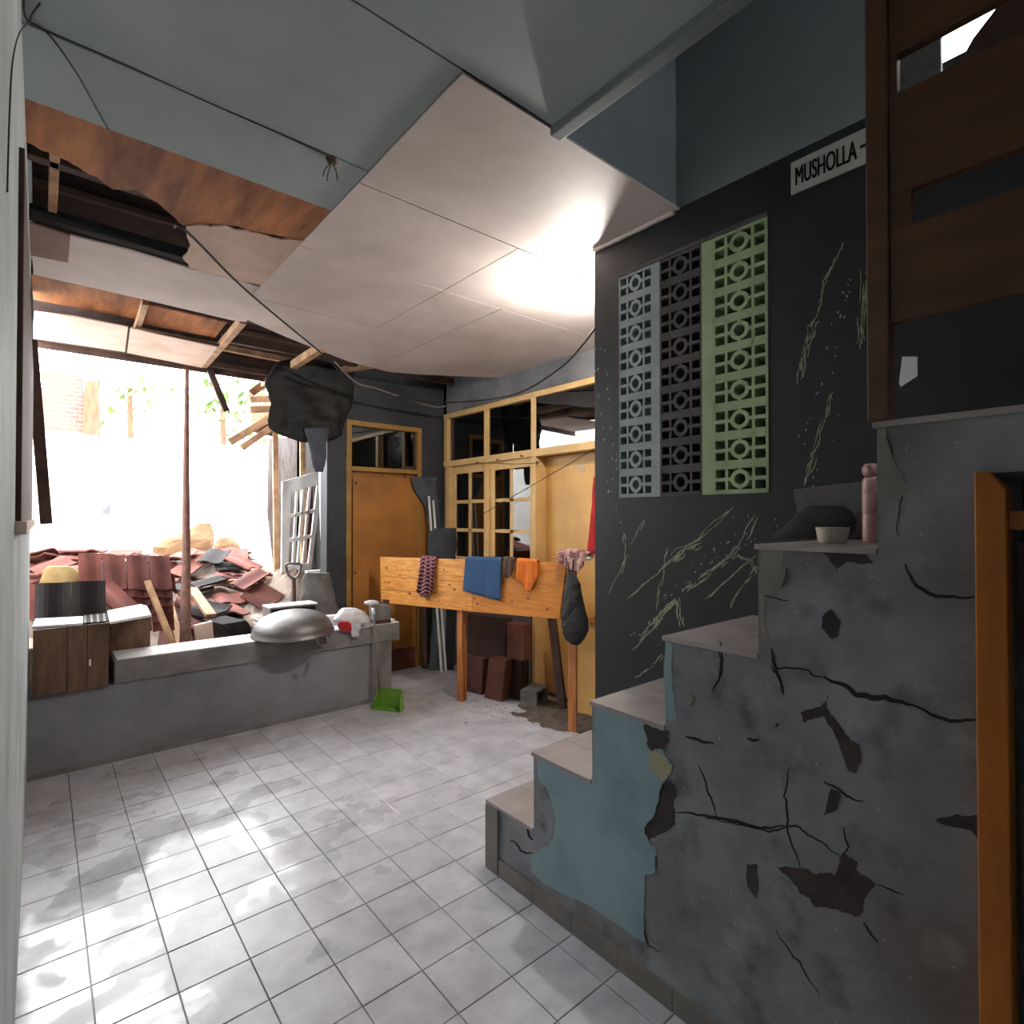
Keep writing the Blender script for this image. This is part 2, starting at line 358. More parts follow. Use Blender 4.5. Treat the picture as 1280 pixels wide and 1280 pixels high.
# narrow cut tiles along the left wall
if rest.v: rest.build('tile_field', 'floor_tile', fl, kind='stuff')
# left wall
structure('wall_left', MB().box(-.25, XL, -1.5, 1.42, 0, 4.3).box(-.25, XL, 1.42, 4.27, 0, 3.72), 'left_paint', 'bluish white painted plaster wall running along the corridor')
# parapet with a thick cap
pw = structure('wall_parapet', MB().box(XL, 2.13, YP, YP+.24, 0, .452), 'parapet_paint', 'low grey painted parapet wall in front of the rubble yard', loc=(1, YP, 0))
MB().box(.335, 2.20, YP-.012, YP+.27, .452, .59).build('wall_cap', 'cap_cement', pw, bevel=.008)
MB().box(.35, 2.20, YP-.004, YP+.27, .590, .594).build('cap_lit_strip', 'cap_lit_strip', pw, bevel=.001)  # white glazed strip added so the cap top looks lit by sky
MB().box(XL, 2.13, YP-.004, YP, 0, .028).build('cement_fillet', 'cap_cement', pw)
MB().box(1.965, 2.13, YP-.006, YP, .03, .45).build('pier_face', 'cap_cement', pw)
# dark wall beside the stair, with the vent opening and a high opening to the sky
VY0, VY1, VZ0, VZ1 = .912, 1.572, 1.512, 2.492
d = MB(); X0, X1 = XW, XW+.12
d.box(X0, X1, VY1, YE, 0, ZC); d.box(X0, X1, -1.5, VY0, 0, ZC); d.box(X0, X1, VY0, VY1, 0, VZ0); d.box(X0, X1, VY0, VY1, VZ1, ZC)
structure('wall_return', MB().box(X1, XR+.12, 1.60, YE, 0, ZC), 'dark_paint', 'dark return wall of the recess behind the stair wall')
wr_ = structure('wall_right', d, 'dark_paint', 'near-black painted wall behind the stairs with breeze blocks and green paint splashes', loc=(XW, 1, 0))
u_ = MB(); u_.box(X0, X1, .55, YC+.1, ZC, 4.3); u_.box(X0, X1, -1.5, .10, ZC, 4.3); u_.box(X0, X1, .10, .55, 3.25, 4.3)
structure('wall_upper', u_, 'blue_wall_paint', 'pale blue upper wall of the stairwell above the dark paint', loc=(XW, 0, ZC))
w_ = MB(); w_.box(XB-.08, XW, YC, YC+.1, ZC+.012, 4.3); w_.box(XB-.08, XB, -1.5, YC, ZC+.012, 4.3)
structure('wall_stairwell', w_, 'blue_wall_paint', 'dim blue drop wall of the stairwell above the white ceiling edge', loc=(1.6, YC, ZC))
structure('wall_rear', MB().box(-.25, 4.6, -1.62, -1.5, 0, 4.3), 'left_paint', 'plain unseen plaster wall closing the corridor to outside light')  # unseen wall added to close the corridor for the lighting
# far wall with the door opening
f_ = MB(); f_.box(1.885, 2.06, YD, YD+.14, 0, 2.95); f_.box(2.82, XR+.12, YD, YD+.14, 0, 2.95); f_.box(2.06, 2.82, YD, YD+.14, 2.295, 2.95)
fw_ = structure('wall_far', f_, 'far_paint', 'dark blue-grey wall holding the orange door beside the yard', loc=(2.4, YD, 0))
# recess wall with windows and doorway
r_ = MB(); r_.box(XR, XR+.12, 4.65, YD, 0, ZC+.2); r_.box(XR, XR+.12, 1.6, YD, 2.452, ZC+.2); r_.box(XR, XR+.12, 3.40, 4.65, 0, .82); r_.box(XR, XR+.12, YE, 2.32, 0, 2.452)
structure('wall_recess', r_, 'recess_paint', 'grey wall of the recess around the yellow windows and doorway', loc=(XR, 3.2, 0))
# dark-coloured walls added behind windows, door and roof to keep daylight out
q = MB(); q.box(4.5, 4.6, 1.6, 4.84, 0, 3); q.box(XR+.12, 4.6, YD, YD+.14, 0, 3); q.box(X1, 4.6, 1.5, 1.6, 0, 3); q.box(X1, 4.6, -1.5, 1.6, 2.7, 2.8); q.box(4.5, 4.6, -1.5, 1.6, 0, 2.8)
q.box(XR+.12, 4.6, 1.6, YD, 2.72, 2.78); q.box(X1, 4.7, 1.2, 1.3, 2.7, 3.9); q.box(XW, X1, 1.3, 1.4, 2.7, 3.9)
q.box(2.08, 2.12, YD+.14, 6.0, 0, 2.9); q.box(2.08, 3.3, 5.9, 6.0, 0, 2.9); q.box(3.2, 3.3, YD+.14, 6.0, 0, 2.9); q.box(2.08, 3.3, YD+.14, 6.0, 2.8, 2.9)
structure('wall_inner', q, 'dark_inner', 'dark-coloured room walls added behind the window glass to keep daylight out', loc=(4.5, 3, 0))

# ceiling: slab above and panels below
ce = root('ceiling', (1, 2, ZC), 'board ceiling of bluish and white panels, broken open towards the yard', kind='structure')
def panel(name, pts, m, t=.008, z=ZC, parent=ce, dz=None):
    b = MB(); b.prism([(p[0], p[1], z if len(p) < 3 else p[2]) for p in pts], (0, 0, t)); return b.build(name, m, parent)
def rect(x0, x1, y0, y1): return [(x0, y0), (x1, y0), (x1, y1), (x0, y1)]
g = .003
panel('ceiling_panel', rect(XL, .893-g, 1.855+g, 2.19), 'blue_paint')
panel('ceiling_panel', rect(XL, .893-g, 1.263+g, 1.855-g), 'blue_paint')
panel('ceiling_panel', rect(XL, XB, .3, 1.263-g), 'blue_paint')
panel('ceiling_panel', rect(XL, XB, -1.5, .3-g), 'blue_paint')
Z2 = ZC-.006
panel('ceiling_panel', rect(.893, XW, 1.268, 1.93-g), 'white_ceiling', z=Z2)
panel('ceiling_panel', rect(XW+g, XR, YE+.002, 1.93-g), 'white_ceiling', z=Z2)
panel('ceiling_panel', rect(.893, 1.67-g, 1.93+g, 2.555-g), 'white_ceiling', z=Z2)
panel('ceiling_panel', rect(.893, 1.67-g, 2.555+g, 3.33-g), 'white_ceiling', z=Z2)
panel('ceiling_panel', rect(1.67+g, XR, 1.93+g, 2.555-g), 'white_ceiling', z=Z2)
panel('ceiling_panel', [(1.67+g, 2.555+g), (2.08-g, 2.555+g), (2.08-g, 3.40), (1.67+g, 3.33)], 'white_ceiling', z=Z2)
panel('ceiling_panel', [(.893, 3.33+g), (1.67, 3.33+g), (2.08-g, 3.40+g), (2.08-g, 4.25), (1.85, 4.20), (1.57, 4.06), (1.3, 3.92), (.97, 3.72)], 'white_ceiling', z=Z2)
panel('ceiling_panel', [(2.08+g, 2.555+g), (XR, 2.555+g), (XR, 3.83), (2.83, 3.99), (2.5, 4.18), (2.25, 4.28), (2.08+g, 4.25)], 'white_ceiling', z=Z2)
# left: broken strip towards the yard
P2 = lambda l, dz=0: [(q.x, q.y) for q in (on(u, v, z=ZC+dz) for u, v in l)]
panel('stained_board', P2(jag([(10, 117), (140, 160), (280, 212), (422, 263), (405, 300), (352, 297), (300, 285), (262, 281), (228, 283), (205, 262), (170, 238), (140, 238), (100, 212), (60, 192), (28, 178)], .8, 3, 51)), 'stained_ply', z=ZC+.004)
panel('ceiling_panel', P2(jag([(232, 283), (262, 284), (300, 288), (352, 300), (404, 302), (340, 360), (325, 356), (262, 342), (236, 334), (228, 322), (238, 308)], .9, 3, 52)), 'pink_board', z=ZC-.001)
panel('ceiling_panel', P2([(88, 294), (160, 312), (235, 335), (330, 360), (308, 402), (290, 400), (180, 374), (42, 343), (40, 318), (84, 328)]), 'white_ceiling', z=ZC-.002)
panel('scrap_board', P2([(-8, 262), (88, 292), (85, 326), (15, 312), (-8, 306)]), 'brown_scrap', z=ZC-.01)
panel('ceiling_panel', P2([(43, 390), (100, 397), (160, 409), (156, 440), (40, 423)]), 'pink_board', z=ZC)
panel('ceiling_panel', P2([(163, 410), (210, 421), (272, 434), (252, 460), (159, 441)]), 'pink_board', z=ZC)
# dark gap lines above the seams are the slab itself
structure('ceiling_slab', MB().box(-.25, XB-.08, -1.5, 2.15, ZC+.05, ZC+.15), 'black_and_shade', 'dark floor slab above the ceiling boards', loc=(.5, 0, ZC+.05))
# battens under the ceiling
tr1 = structure('trim_1', MB().box(XB-.02, XB+.025, -1.5, YC-.012, ZC-.028, ZC+.012), 'blue_wall_paint', 'blue wooden edge batten of the stairwell opening', bevel=.004)
structure('trim_2', MB().box(XW-.022, XW, YC, YE, Z2-.016, Z2), 'white_ceiling', 'white ceiling moulding along the dark wall top', bevel=.006)
# roof over the broken part: sloping tile roof with rafters
rf = root('roof', (1.5, 3.4, 2.8), 'sloping tiled roof with bare timbers above the broken ceiling', kind='structure')
b = MB(); b.prism([(-.25, 1.2, 3.75), (4.6, 1.2, 3.75), (4.6, 5.3, 2.84), (-.25, 5.3, 2.84)], (0, 0, .06)); b.build('roof_deck', 'roof_brown', rf)
structure('roof_top', MB().box(-.3, XB-.08, -1.7, 1.42, 4.3, 4.4).box(XB-.08, X1+.04, -.95, 1.42, 4.3, 4.4), 'roof_brown', 'flat roof over the stairwell with an unseen gap added to let daylight in', loc=(2, 0, 4.3))  # unseen gap added in the roof to brighten the stairwell
MB().box(-.25, 3.3, 5.2, 5.225, 2.64, 2.92).build('light_stop_board', 'dark_timber', rf)  # board added across the eave to shut out a strip of sky
MB().box(XL, 1.03, 4.46, 5.14, 2.682, 2.69).build('lining_board', 'dark_timber', rf)  # dark board added above the panels to close a light leak
def roofz(y): return 3.75 - (y-1.2)*(.91/4.1)
for k in range(9):
    y = 2.35 + k*.35; MB().box(-.24, 3.0, y, y+.035, roofz(y)-.045, roofz(y)-.012).build('roof_batten', 'dark_timber', rf)
def beam(name, a, b, w, t, m, parent=rf): return MB().bar(a, b, w, t).build(name, m, parent, bevel=.004)
def zp(u, v, z): return on(u, v, z=z)
beam('joist', zp(182, 376, 2.72), zp(160, 445, 2.72), .035, .05, 'pale_timber')
beam('joist', zp(304, 400, 2.70), zp(250, 462, 2.70), .045, .05, 'pale_timber')
beam('joist', zp(402, 434, 2.68), zp(312, 492, 2.62), .055, .06, 'pale_timber')
beam('joist', (XL, 3.80, 2.72), (1.55, 3.86, 2.72), .05, .06, 'dark_timber')
beam('joist', zp(165, 412, 2.72), zp(420, 462, 2.72), .035, .045, 'pale_timber')
beam('joist', (XL, 5.15, 2.705), (1.9, 5.15, 2.705), .05, .05, 'dark_timber')
beam('joist', (1.0, 4.45, 2.74), (3.0, 4.42, 2.72), .05, .06, 'dark_timber')
beam('joist', (2.15, 4.2, 2.70), (1.95, 4.65, 2.70), .05, .05, 'pale_timber')
beam('joist', (XL, 2.62, 2.74), (.9, 2.66, 2.74), .05, .06, 'dark_timber')
beam('joist', (.03, 2.25, 2.73), (.03, 3.1, 2.73), .03, .04, 'pale_timber')
beam('joist', (XL, 3.06, 2.70), (.62, 3.09, 2.70), .06, .05, 'black_and_shade')  # black bar stands in for the dark shadow edge along this opening
b = MB(); b.prism([(XL, 3.80, 2.76), (.5, 3.80, 2.76), (.5, 4.42, 2.74), (XL, 4.42, 2.74)], (0, 0, .01)); b.build('lining_board', 'stained_ply', rf)
b = MB(); b.prism([(.5, 4.1, 2.75), (.95, 4.1, 2.74), (.95, 4.43, 2.72), (.5, 4.43, 2.72)], (0, 0, .01)); b.build('lining_board', 'stained_ply', rf)

# =================================================================== STAIRS
SY = [1.816, 1.539, 1.251, .965, .686, .418, .14, -.14]; SZ = [.272, .553, .814, 1.076, 1.356, 1.635, 1.91, 2.18]
st = root('staircase', (1.6, 1.0, 0), 'solid concrete staircase with tiled treads and cracked grey and teal side', 'staircase')
pr_ = [(SY[0], 0)]
for i, (y, z) in enumerate(zip(SY, SZ)):
    pr_ += [(y, z-.014), (SY[i+1] if i < 7 else -.75, z-.014)]
pr_ += [(-.75, 1.51), (.25, 1.51), (.25, 0)]
MB().prism([(XS, y, z) for y, z in pr_], (XW-XS, 0, 0)).build('stair_body', 'plaster', st)
for i, (y, z) in enumerate(zip(SY, SZ)):
    y1 = SY[i+1] if i < 7 else -.42; w = (XW-XS+.006)/3
    for k in range(3):
        MB().box(XS-.006+k*w, XS-.006+(k+1)*w-.002, y1+.001, y+.008, z-.014, z).build('tread_tile', 'tread_tile', st, bevel=.0015)
MB().box(XS-.010, XS, 1.742, 1.822, 0, .257).build('skirting_tile', 'skirt_tile', st, bevel=.0015)
y = 1.738
while y > .27:
    MB().box(XS-.009, XS, max(y-.198, .252), y, 0, .066).build('skirting_tile', 'skirt_tile', st, bevel=.0015); y -= .2
def c5(l): return [(580+a/2.7825, 820+b/2.7825) for a, b in l]
def c6(l): return [(880+a/2.207, 700+b/2.207) for a, b in l]
def c2(l): return [(720+a/3.2, 560+b/3.2) for a, b in l]
def c1(l): return [(720+a/3.2, 240+b/3.2) for a, b in l]
def skin(name, px, m, x, t, parent, amp=0, seed=0, k=4):
    if amp: px = jag(px, amp, k, seed)
    return MB().prism([on(u, v, x=x) for u, v in px], (-t, 0, 0)).build(name, m, parent)
def strip(b, px, ws, x, t):
    px = [Vector(p) for p in px]; A = []; B = []
    for i, p in enumerate(px):
        d = (px[min(i+1, len(px)-1)]-px[max(i-1, 0)]).normalized(); nn = Vector((-d.y, d.x)); w = ws[i] if isinstance(ws, (list, tuple)) else ws*(.35+.65*math.sin(math.pi*(i+.35)/(len(px)-.3)))
        A.append(on(*(p+nn*w/2), x=x)); B.append(on(*(p-nn*w/2), x=x))
    for i in range(len(px)-1): b.prism([A[i], A[i+1], B[i+1], B[i]], (-t, 0, 0))
    return b
def rough_line(px, amp, k, seed):
    r = random.Random(seed); out = []
    for i in range(len(px)-1): out += frac(px[i], px[i+1], amp*3.2, 3, r)
    return out + [px[-1]]
teal = c5([(256, 356), (440, 428), (449, 424), (451, 168), (560, 200), (640, 222), (700, 262), (700, 345), (728, 378), (720, 410), (680, 480), (668, 540), (627, 600), (642, 640), (670, 690), (663, 755), (632, 760), (628, 850), (632, 1000), (440, 868), (285, 795), (232, 745), (240, 690), (300, 655), (322, 560), (292, 470), (262, 430)])
skin('teal_paint_layer', jag(teal, .8, 4, 3), 'teal_paint', XS, .0025, st)
skin('cream_paint_patch', c5([(640, 330), (700, 350), (726, 380), (715, 412), (690, 440), (655, 400)]), 'cream_paint', XS-.0025, .0008, st, 1.0, 4)
skin('bare_plaster_patch', c5([(628, 230), (690, 262), (712, 262), (715, 300), (690, 330), (650, 330), (640, 290)]), 'raw_cement', XS-.0025, .0008, st, 1.0, 5)
skin('bare_plaster_patch', c5([(262, 430), (300, 500), (330, 545), (310, 620), (285, 665), (255, 650), (250, 560)]), 'plaster', XS-.001, .0012, st, 1.5, 6)
skin('bare_plaster_patch', c5([(665, 500), (720, 430), (742, 470), (735, 560), (720, 600), (640, 640), (628, 605)]), 'raw_cement', XS, .0006, st, 1.5, 7)
skin('pale_plaster_patch', [(1098, 528), (1110, 524), (1112, 560), (1130, 600), (1136, 612), (1122, 628), (1100, 624)], 'plaster_pale', XS, .0012, st, 1.0, 8)
skin('pale_plaster_patch', [(951, 684), (980, 688), (972, 735), (955, 745), (960, 800), (951, 798)], 'plaster_pale', XS, .001, st, 1.0, 18)
skin('pale_plaster_patch', [(832, 800), (842, 806), (840, 860), (846, 905), (834, 900)], 'teal_paint', XS, .001, st, 1.0, 19)
skin('peeling_flake', c2([(820, 490), (842, 478), (838, 520), (822, 555), (805, 552)]), 'plaster_pale', XS-.001, .004, st)
skin('peeling_flake', c2([(440, 1000), (462, 985), (475, 1000), (460, 1030)]), 'plaster_pale', XS-.001, .004, st)
skin('bare_brick_patch', c6([(200, 845), (260, 850), (310, 868), (360, 870), (380, 810), (410, 820), (420, 855), (475, 895), (440, 940), (430, 985), (380, 970), (310, 960), (260, 910)]), 'bare_patch', XS, .0006, st, 1.2, 9)
skin('bare_brick_patch', c6([(265, 420), (320, 405), (345, 370), (340, 410), (390, 480), (430, 510), (435, 550), (420, 588), (395, 575), (370, 500), (330, 430), (275, 450)]), 'bare_patch', XS, .0006, st, .7, 10)
skin('bare_brick_patch', c6([(350, 135), (375, 165), (370, 210), (345, 215), (325, 185), (335, 145)]), 'raw_cement', XS, .0006, st, .7, 11)
skin('bare_brick_patch', c6([(640, 715), (700, 700), (760, 705), (755, 770), (735, 745), (660, 730)]), 'raw_cement', XS, .0006, st, .7, 12)
skin('bare_brick_patch', c6([(120, 838), (148, 840), (145, 935), (120, 900)]), 'bare_patch', XS, .0006, st, .7, 13)
skin('bare_brick_patch', c6([(340, 670), (352, 630), (375, 640), (365, 690), (330, 710)]), 'raw_cement', XS, .0006, st, .7, 14)
skin('bare_brick_patch', [(1030, 690), (1080, 690), (1092, 704), (1060, 702), (1046, 712), (1038, 702)], 'raw_cement', XS, .0006, st, .7, 15)
ck = MB(); sd = 20
for px, w in [(c6([(185, 250), (200, 300), (290, 305), (340, 330)]), 3), (c6([(330, 322), (420, 372), (500, 378), (580, 400)]), 9), (c6([(560, 395), (680, 445), (755, 440)]), 6),
              (c6([(40, 235), (50, 300), (25, 360)]), 3), (c6([(185, 290), (200, 310), (218, 370)]), 3), (c6([(235, 575), (220, 650), (230, 735), (265, 850)]), 3.4),
              (c6([(0, 710), (100, 730), (180, 750), (235, 735), (270, 745), (340, 790), (375, 820)]), 3), (c6([(385, 735), (400, 790), (385, 815)]), 3), (c6([(475, 895), (550, 925)]), 2.5),
              (c6([(330, 610), (380, 640), (440, 665)]), 4), (c6([(555, 10), (590, 75), (660, 100), (755, 100)]), 6), (c6([(200, 1020), (240, 1085), (280, 1140), (320, 1200)]), 2.5),
              (c2([(575, 770), (585, 860), (545, 975)]), 3.2), (c2([(780, 800), (800, 880), (830, 990)]), 4), (c2([(740, 580), (850, 610)]), 2), (c5([(555, 215), (600, 305), (650, 340), (735, 375)]), 2.2),
              (c5([(815, 380), (850, 480), (880, 560)]), 3), (c5([(740, 545), (870, 560), (1030, 600), (1113, 590)]), 5), (c5([(770, 280), (870, 305)]), 5), (c5([(985, 285), (1028, 290)]), 5),
              (c5([(628, 940), (640, 1010), (690, 1030)]), 2), (c5([(160, 640), (200, 680), (240, 690)]), 3), (c5([(225, 590), (240, 640)]), 4), (c5([(730, 380), (690, 470), (627, 605), (668, 690), (663, 755)]), 2.4),
              ([(1110, 528), (1108, 545), (1118, 580), (1132, 610), (1124, 640), (1124, 670)], 2.4), (c6([(195, 460), (205, 450)]), 3), (c6([(440, 1000), (480, 1055)]), 4)]:
    sd += 1; strip(ck, rough_line(px, .9, 4, sd), w*.8, XS-.0003, .0005)
ck.build('cracks', 'crack', st, kind='stuff')

# =================================================================== DARK WALL DETAILS
def vent_mesh(m, w=.2, hh=.1085, t=.07):
    b = MB(); X = lambda y0, y1, z0, z1: b.box(0, t, y0, y1, z0, z1)
    X(-w/2, w/2, hh/2-.016, hh/2); X(-w/2, w/2, -hh/2, -hh/2+.016)
    for s in (-1, 1):
        X(*sorted((s*w/2, s*(w/2-.009))), -hh/2, hh/2); X(*sorted((s*.054, s*.044)), -hh/2, hh/2)
        X(*sorted((s*w/2, s*.033)), -.0065, .0065); X(-.006, .006, *sorted((s*.032, s*.040)))
    ro, ri, n = .035, .0205, 16; R = []
    for (r, x) in ((ro, 0), (ro, t), (ri, t), (ri, 0), (ro, 0)): R.append([(x, r*math.cos(2*math.pi*j/n), r*math.sin(2*math.pi*j/n)) for j in range(n)])
    b.rings(R, cap=False); return b.mesh('vent_block', m)
rows = 9; rh = (VZ1-VZ0)/rows
for ci, (ya, yb, m) in enumerate([(1.572, 1.396, 'vent_blue'), (1.360, 1.168, 'vent_dark'), (1.122, .912, 'vent_green')]):
    me = vent_mesh(m)
    for r in range(rows): inst('vent_block', me, wr_, (XW-.004, (ya+yb)/2, VZ0+rh*(r+.5)), scale=(1, (ya-yb)/.2, rh/.1085))
for ya, yb, m in [(1.396, 1.360, 'vent_blue'), (1.168, 1.122, 'vent_green')]:
    MB().box(XW-.0045, XW+.07, yb, ya, VZ0, VZ1).build('mortar_strip', m, wr_)
MB().box(XW-.008, XW+.02, VY0, VY1, VZ1-.004, VZ1+.012).build('vent_lintel', 'vent_dark', wr_)
# paint splashes
def streaks(name, lines, m):
    b = MB()
    for i, (px, w) in enumerate(lines):
        q = random.Random(300+i)
        for k in range(max(2, int(w*.8))):
            du = q.uniform(-.5, .5)*w*1.3; dv = q.uniform(-.5, .5)*w; L_ = rough_line([(u+du, v+dv) for u, v in px], .9, 7, 100+i*9+k); j = q.randint(0, 4)
            while j < len(L_)-2:
                e = min(j+q.randint(3, 9), len(L_)); strip(b, L_[j:e], q.uniform(.7, 1.6), XW, .0008) if e-j > 1 else None; j = e+q.randint(-1, 3)
                if j < 0: j = 0
    return b.build(name, m, wr_, kind='stuff')
streaks('paint_streak', [(c2([(210, 600), (330, 500), (400, 430), (490, 365), (630, 235)]), 4), (c2([(370, 470), (430, 410), (492, 375)]), 9), (c2([(230, 800), (330, 690), (405, 605), (425, 715)]), 5), (c2([(300, 700), (350, 650), (405, 605)]), 7),
  (c2([(415, 590), (500, 520), (610, 440), (660, 385), (720, 270)]), 4), (c2([(430, 580), (520, 515), (640, 430), (700, 455), (722, 505)]), 4), (c2([(520, 600), (610, 525), (722, 430)]), 3), (c2([(600, 670), (660, 560), (710, 480)]), 3),
  (c2([(240, 920), (300, 880), (352, 830)]), 2), (c2([(130, 610), (190, 470), (280, 290)]), 3), (c2([(190, 330), (200, 400), (185, 500)]), 3), (c2([(320, 650), (345, 520), (362, 405)]), 2.5), (c2([(800, 360), (870, 320), (960, 290)]), 3),
  (c2([(915, 150), (940, 50), (955, 0)]), 2.4), (c1([(920, 1170), (960, 1030), (1000, 900), (1025, 800)]), 5), (c1([(890, 770), (905, 650), (930, 550), (965, 500)]), 6), (c1([(960, 510), (990, 380), (1030, 290), (1070, 200)]), 3), (c1([(1140, 640), (1145, 480), (1155, 320)]), 8), (c1([(900, 690), (940, 590), (958, 520)]), 4)], 'green_streak')
sp = MB(); r = random.Random(5)
for (u0, v0, u1, v1, n, s_) in [(748, 440, 770, 640, 34, 2.2), (790, 640, 940, 800, 40, 1.6), (1000, 330, 1075, 560, 26, 2.2), (860, 630, 1000, 720, 22, 2.2), (1015, 500, 1050, 610, 12, 2)]:
    for k in range(n):
        t = r.random(); u = u0+(u1-u0)*t+r.uniform(-8, 8); v = v0+(v1-v0)*(t if u0 < 760 else 1-t)+r.uniform(-14, 14); s = r.uniform(.3, .75)*s_
        if 773 < u < 962 and v < 622: continue
        sp.prism([on(u+s*math.cos(a)*.6, v+s*math.sin(a)*1.2, x=XW) for a in (0, 1.05, 2.1, 3.14, 4.2, 5.2)], (-.0008, 0, 0))
sp.build('paint_splashes', 'pale_streak', wr_, kind='stuff')
# sign
sg = root('musholla_sign', (XW-.004, .66, 2.53), 'white sign lettered MUSHOLLA with an arrow bar, high on the dark wall', 'sign')
MB().box(XW-.008, XW, .49, .829, 2.524, 2.634).build('sign_board', 'sign_white', sg, bevel=.001)
def text(body, size, loc, sx, parent, m, name):
    c = bpy.data.curves.new(name, 'FONT'); c.body = body; c.size = size; c.extrude = .0008; c.offset = 0.0
    o = bpy.data.objects.new(name+'_src', c); COL.objects.link(o); bpy.context.view_layer.update()
    me = bpy.data.meshes.new_from_object(o.evaluated_get(bpy.context.evaluated_depsgraph_get())); bpy.data.objects.remove(o)
    bm = bmesh.new(); bm.from_mesh(me)
    for dx_ in (-.0027, .0027):
        g2 = bmesh.ops.duplicate(bm, geom=bm.verts[:]+bm.edges[:]+bm.faces[:] if dx_ < 0 else keep); keep = g2['geom'] if dx_ < 0 else keep
        bmesh.ops.translate(bm, vec=(dx_ if dx_ < 0 else -2*dx_*-1, 0, 0), verts=[e for e in g2['geom'] if isinstance(e, bmesh.types.BMVert)])
    bm.to_mesh(me); bm.free()
    M = Matrix(((0, 0, -1, 0), (-1, 0, 0, 0), (0, 1, 0, 0), (0, 0, 0, 1))) @ Matrix.Diagonal((sx, 1, 1, 1)); me.transform(M)
    ys = [v.co.y for v in me.vertices]; me.materials.clear(); me.materials.append(MATS[m])
    o = bpy.data.objects.new(name, me); COL.objects.link(o); o.parent = parent; o.location = Vector(loc)-ORG[parent]; return o, max(ys)-min(ys)
t_, wd = text('MUSHOLLA', .088, (XW-.0085, .815, 2.549), 1, sg, 'ink', 'lettering'); t_.scale = (1, .187/wd, 1)
MB().box(XW-.0095, XW-.008, .53, .618, 2.575, 2.585).build('arrow_bar', 'ink', sg)
MB().prism([(XW-.008, .535, 2.598), (XW-.008, .505, 2.58), (XW-.008, .535, 2.562)], (-.0015, 0, 0)).build('arrow_head', 'ink', sg)
# opening to the sky high in the stairwell: grey board and a slanting dark board behind it
MB().box(XW+.05, XW+.07, .425, .549, 2.67, 3.2).build('opening_board', 'grey_slab', loc=(XW+.06, .5, 2.67), label='pale grey board standing in the high stairwell opening', cat='board')
MB().prism([on(u, v, x=XW+.07) for u, v in [(1188, 108), (1192, 92), (1216, 48), (1262, -12), (1400, -200), (1400, 110)]], (.012, 0, 0)).build('slanting_board', 'dark_timber', label='dark slanting board across the high stairwell opening', cat='board')

# =================================================================== BALUSTRADE, CUPBOARD UNDER THE STAIR
bl = root('stair_balustrade', (XS, .1, 1.635), 'brown painted wooden balustrade of wide boards on the upper stairs', 'balustrade')
MB().box(XS-.022, XS+.02, .388, .430, 1.635, 3.2).build('post', 'rail_brown', bl, bevel=.003)
MB().box(XS-.022, XS+.02, -.72, -.68, 2.18, 3.2).build('post', 'rail_brown', bl, bevel=.003)
for z0, z1, y0 in [(1.842, 2.040, .150), (2.116, 2.332, -.130), (2.416, 2.75, -.72), (2.8, 3.1, -.72)]:
    MB().box(XS-.014, XS+.012, y0, .388, z0, z1).build('board', 'rail_brown', bl, bevel=.003)
MB().box(XS-.012, XS+.010, .348, .388, 2.03, 2.13).build('filler_board', 'rail_brown', bl); MB().box(XS-.012, XS+.010, .372, .388, 2.32, 2.43).build('filler_board', 'rail_brown', bl)
MB().prism([on(u, v, x=XW) for u, v in [(1124, 478), (1128, 446), (1147, 446), (1147, 470), (1126, 484)]], (-.002, 0, 0)).build('paper_scrap', 'paper', label='torn white paper scrap stuck on the dark wall behind the balustrade', cat='paper')
d3 = root('door_3', (XS, .1, 0), 'orange framed cupboard doorway under the stairs', kind='structure')
MB().prism([(XS-.025, .247, 0), (XS-.025, .247, 1.512), (XS-.025, .225, 1.512), (XS-.025, .200, 1.475), (XS-.025, .197, 0)], (.06, 0, 0)).build('jamb', 'orange_frame', d3, bevel=.003)
MB().box(XS-.01, XS+.03, -.5, .20, 1.40, 1.436).build('rail', 'orange_frame', d3, bevel=.003)
MB().box(XS-.025, XS+.035, -.55, -.5, 0, 1.51).build('jamb', 'orange_frame', d3)
for i, m in enumerate(['rail_brown', 'brown_scrap', 'dark_timber', 'rail_brown', 'teal_box', 'dark_timber']):
    MB().box(XS+.02, XS+.035, -.5, .19, .01+i*.23, .225+i*.23).build('leaf_board', m, d3)

# =================================================================== FAR DOOR
d1 = root('door_1', (2.44, YD, 0), 'worn orange door with dark glazed transom in a yellow frame', kind='structure')
for x0, x1 in ((2.06, 2.105), (2.775, 2.82)): MB().box(x0, x1, YD-.015, YD+.08, 0, 2.295).build('jamb', 'ochre_frame', d1, bevel=.003)
MB().box(2.105, 2.775, YD-.015, YD+.08, 2.25, 2.295).build('head', 'ochre_frame', d1, bevel=.003)
MB().box(2.105, 2.775, YD-.015, YD+.08, 1.845, 1.885).build('transom_rail', 'ochre_frame', d1, bevel=.003)
MB().box(2.105, 2.775, YD+.03, YD+.036, 1.885, 2.25).build('transom_pane', 'window_glass', d1)
MB().box(2.43, 2.436, YD+.04, YD+.05, 1.885, 2.25).build('transom_bar', 'grille_white', d1)
MB().box(2.105, 2.775, YD+.03, YD+.065, .005, 1.845).build('leaf', 'orange_ply', d1)
sh = [on(u, v, y=YD-.012) for u, v in [(441, 597), (520, 597), (526, 610), (534, 625), (537, 655), (536, 690), (531, 720), (520, 745), (519, 798), (523, 838), (441, 848)]]
ply = MB().prism(sh, (0, .006, 0)).build('plywood_sheet', 'orange_ply', d1, bevel=.001)
for u, v in [(444, 716), (445, 604), (506, 596)]: p = on(u, v, y=YD-.013); MB().obox(p, (.02, .006, .022)).build('bolt_head', 'dark_timber', ply)
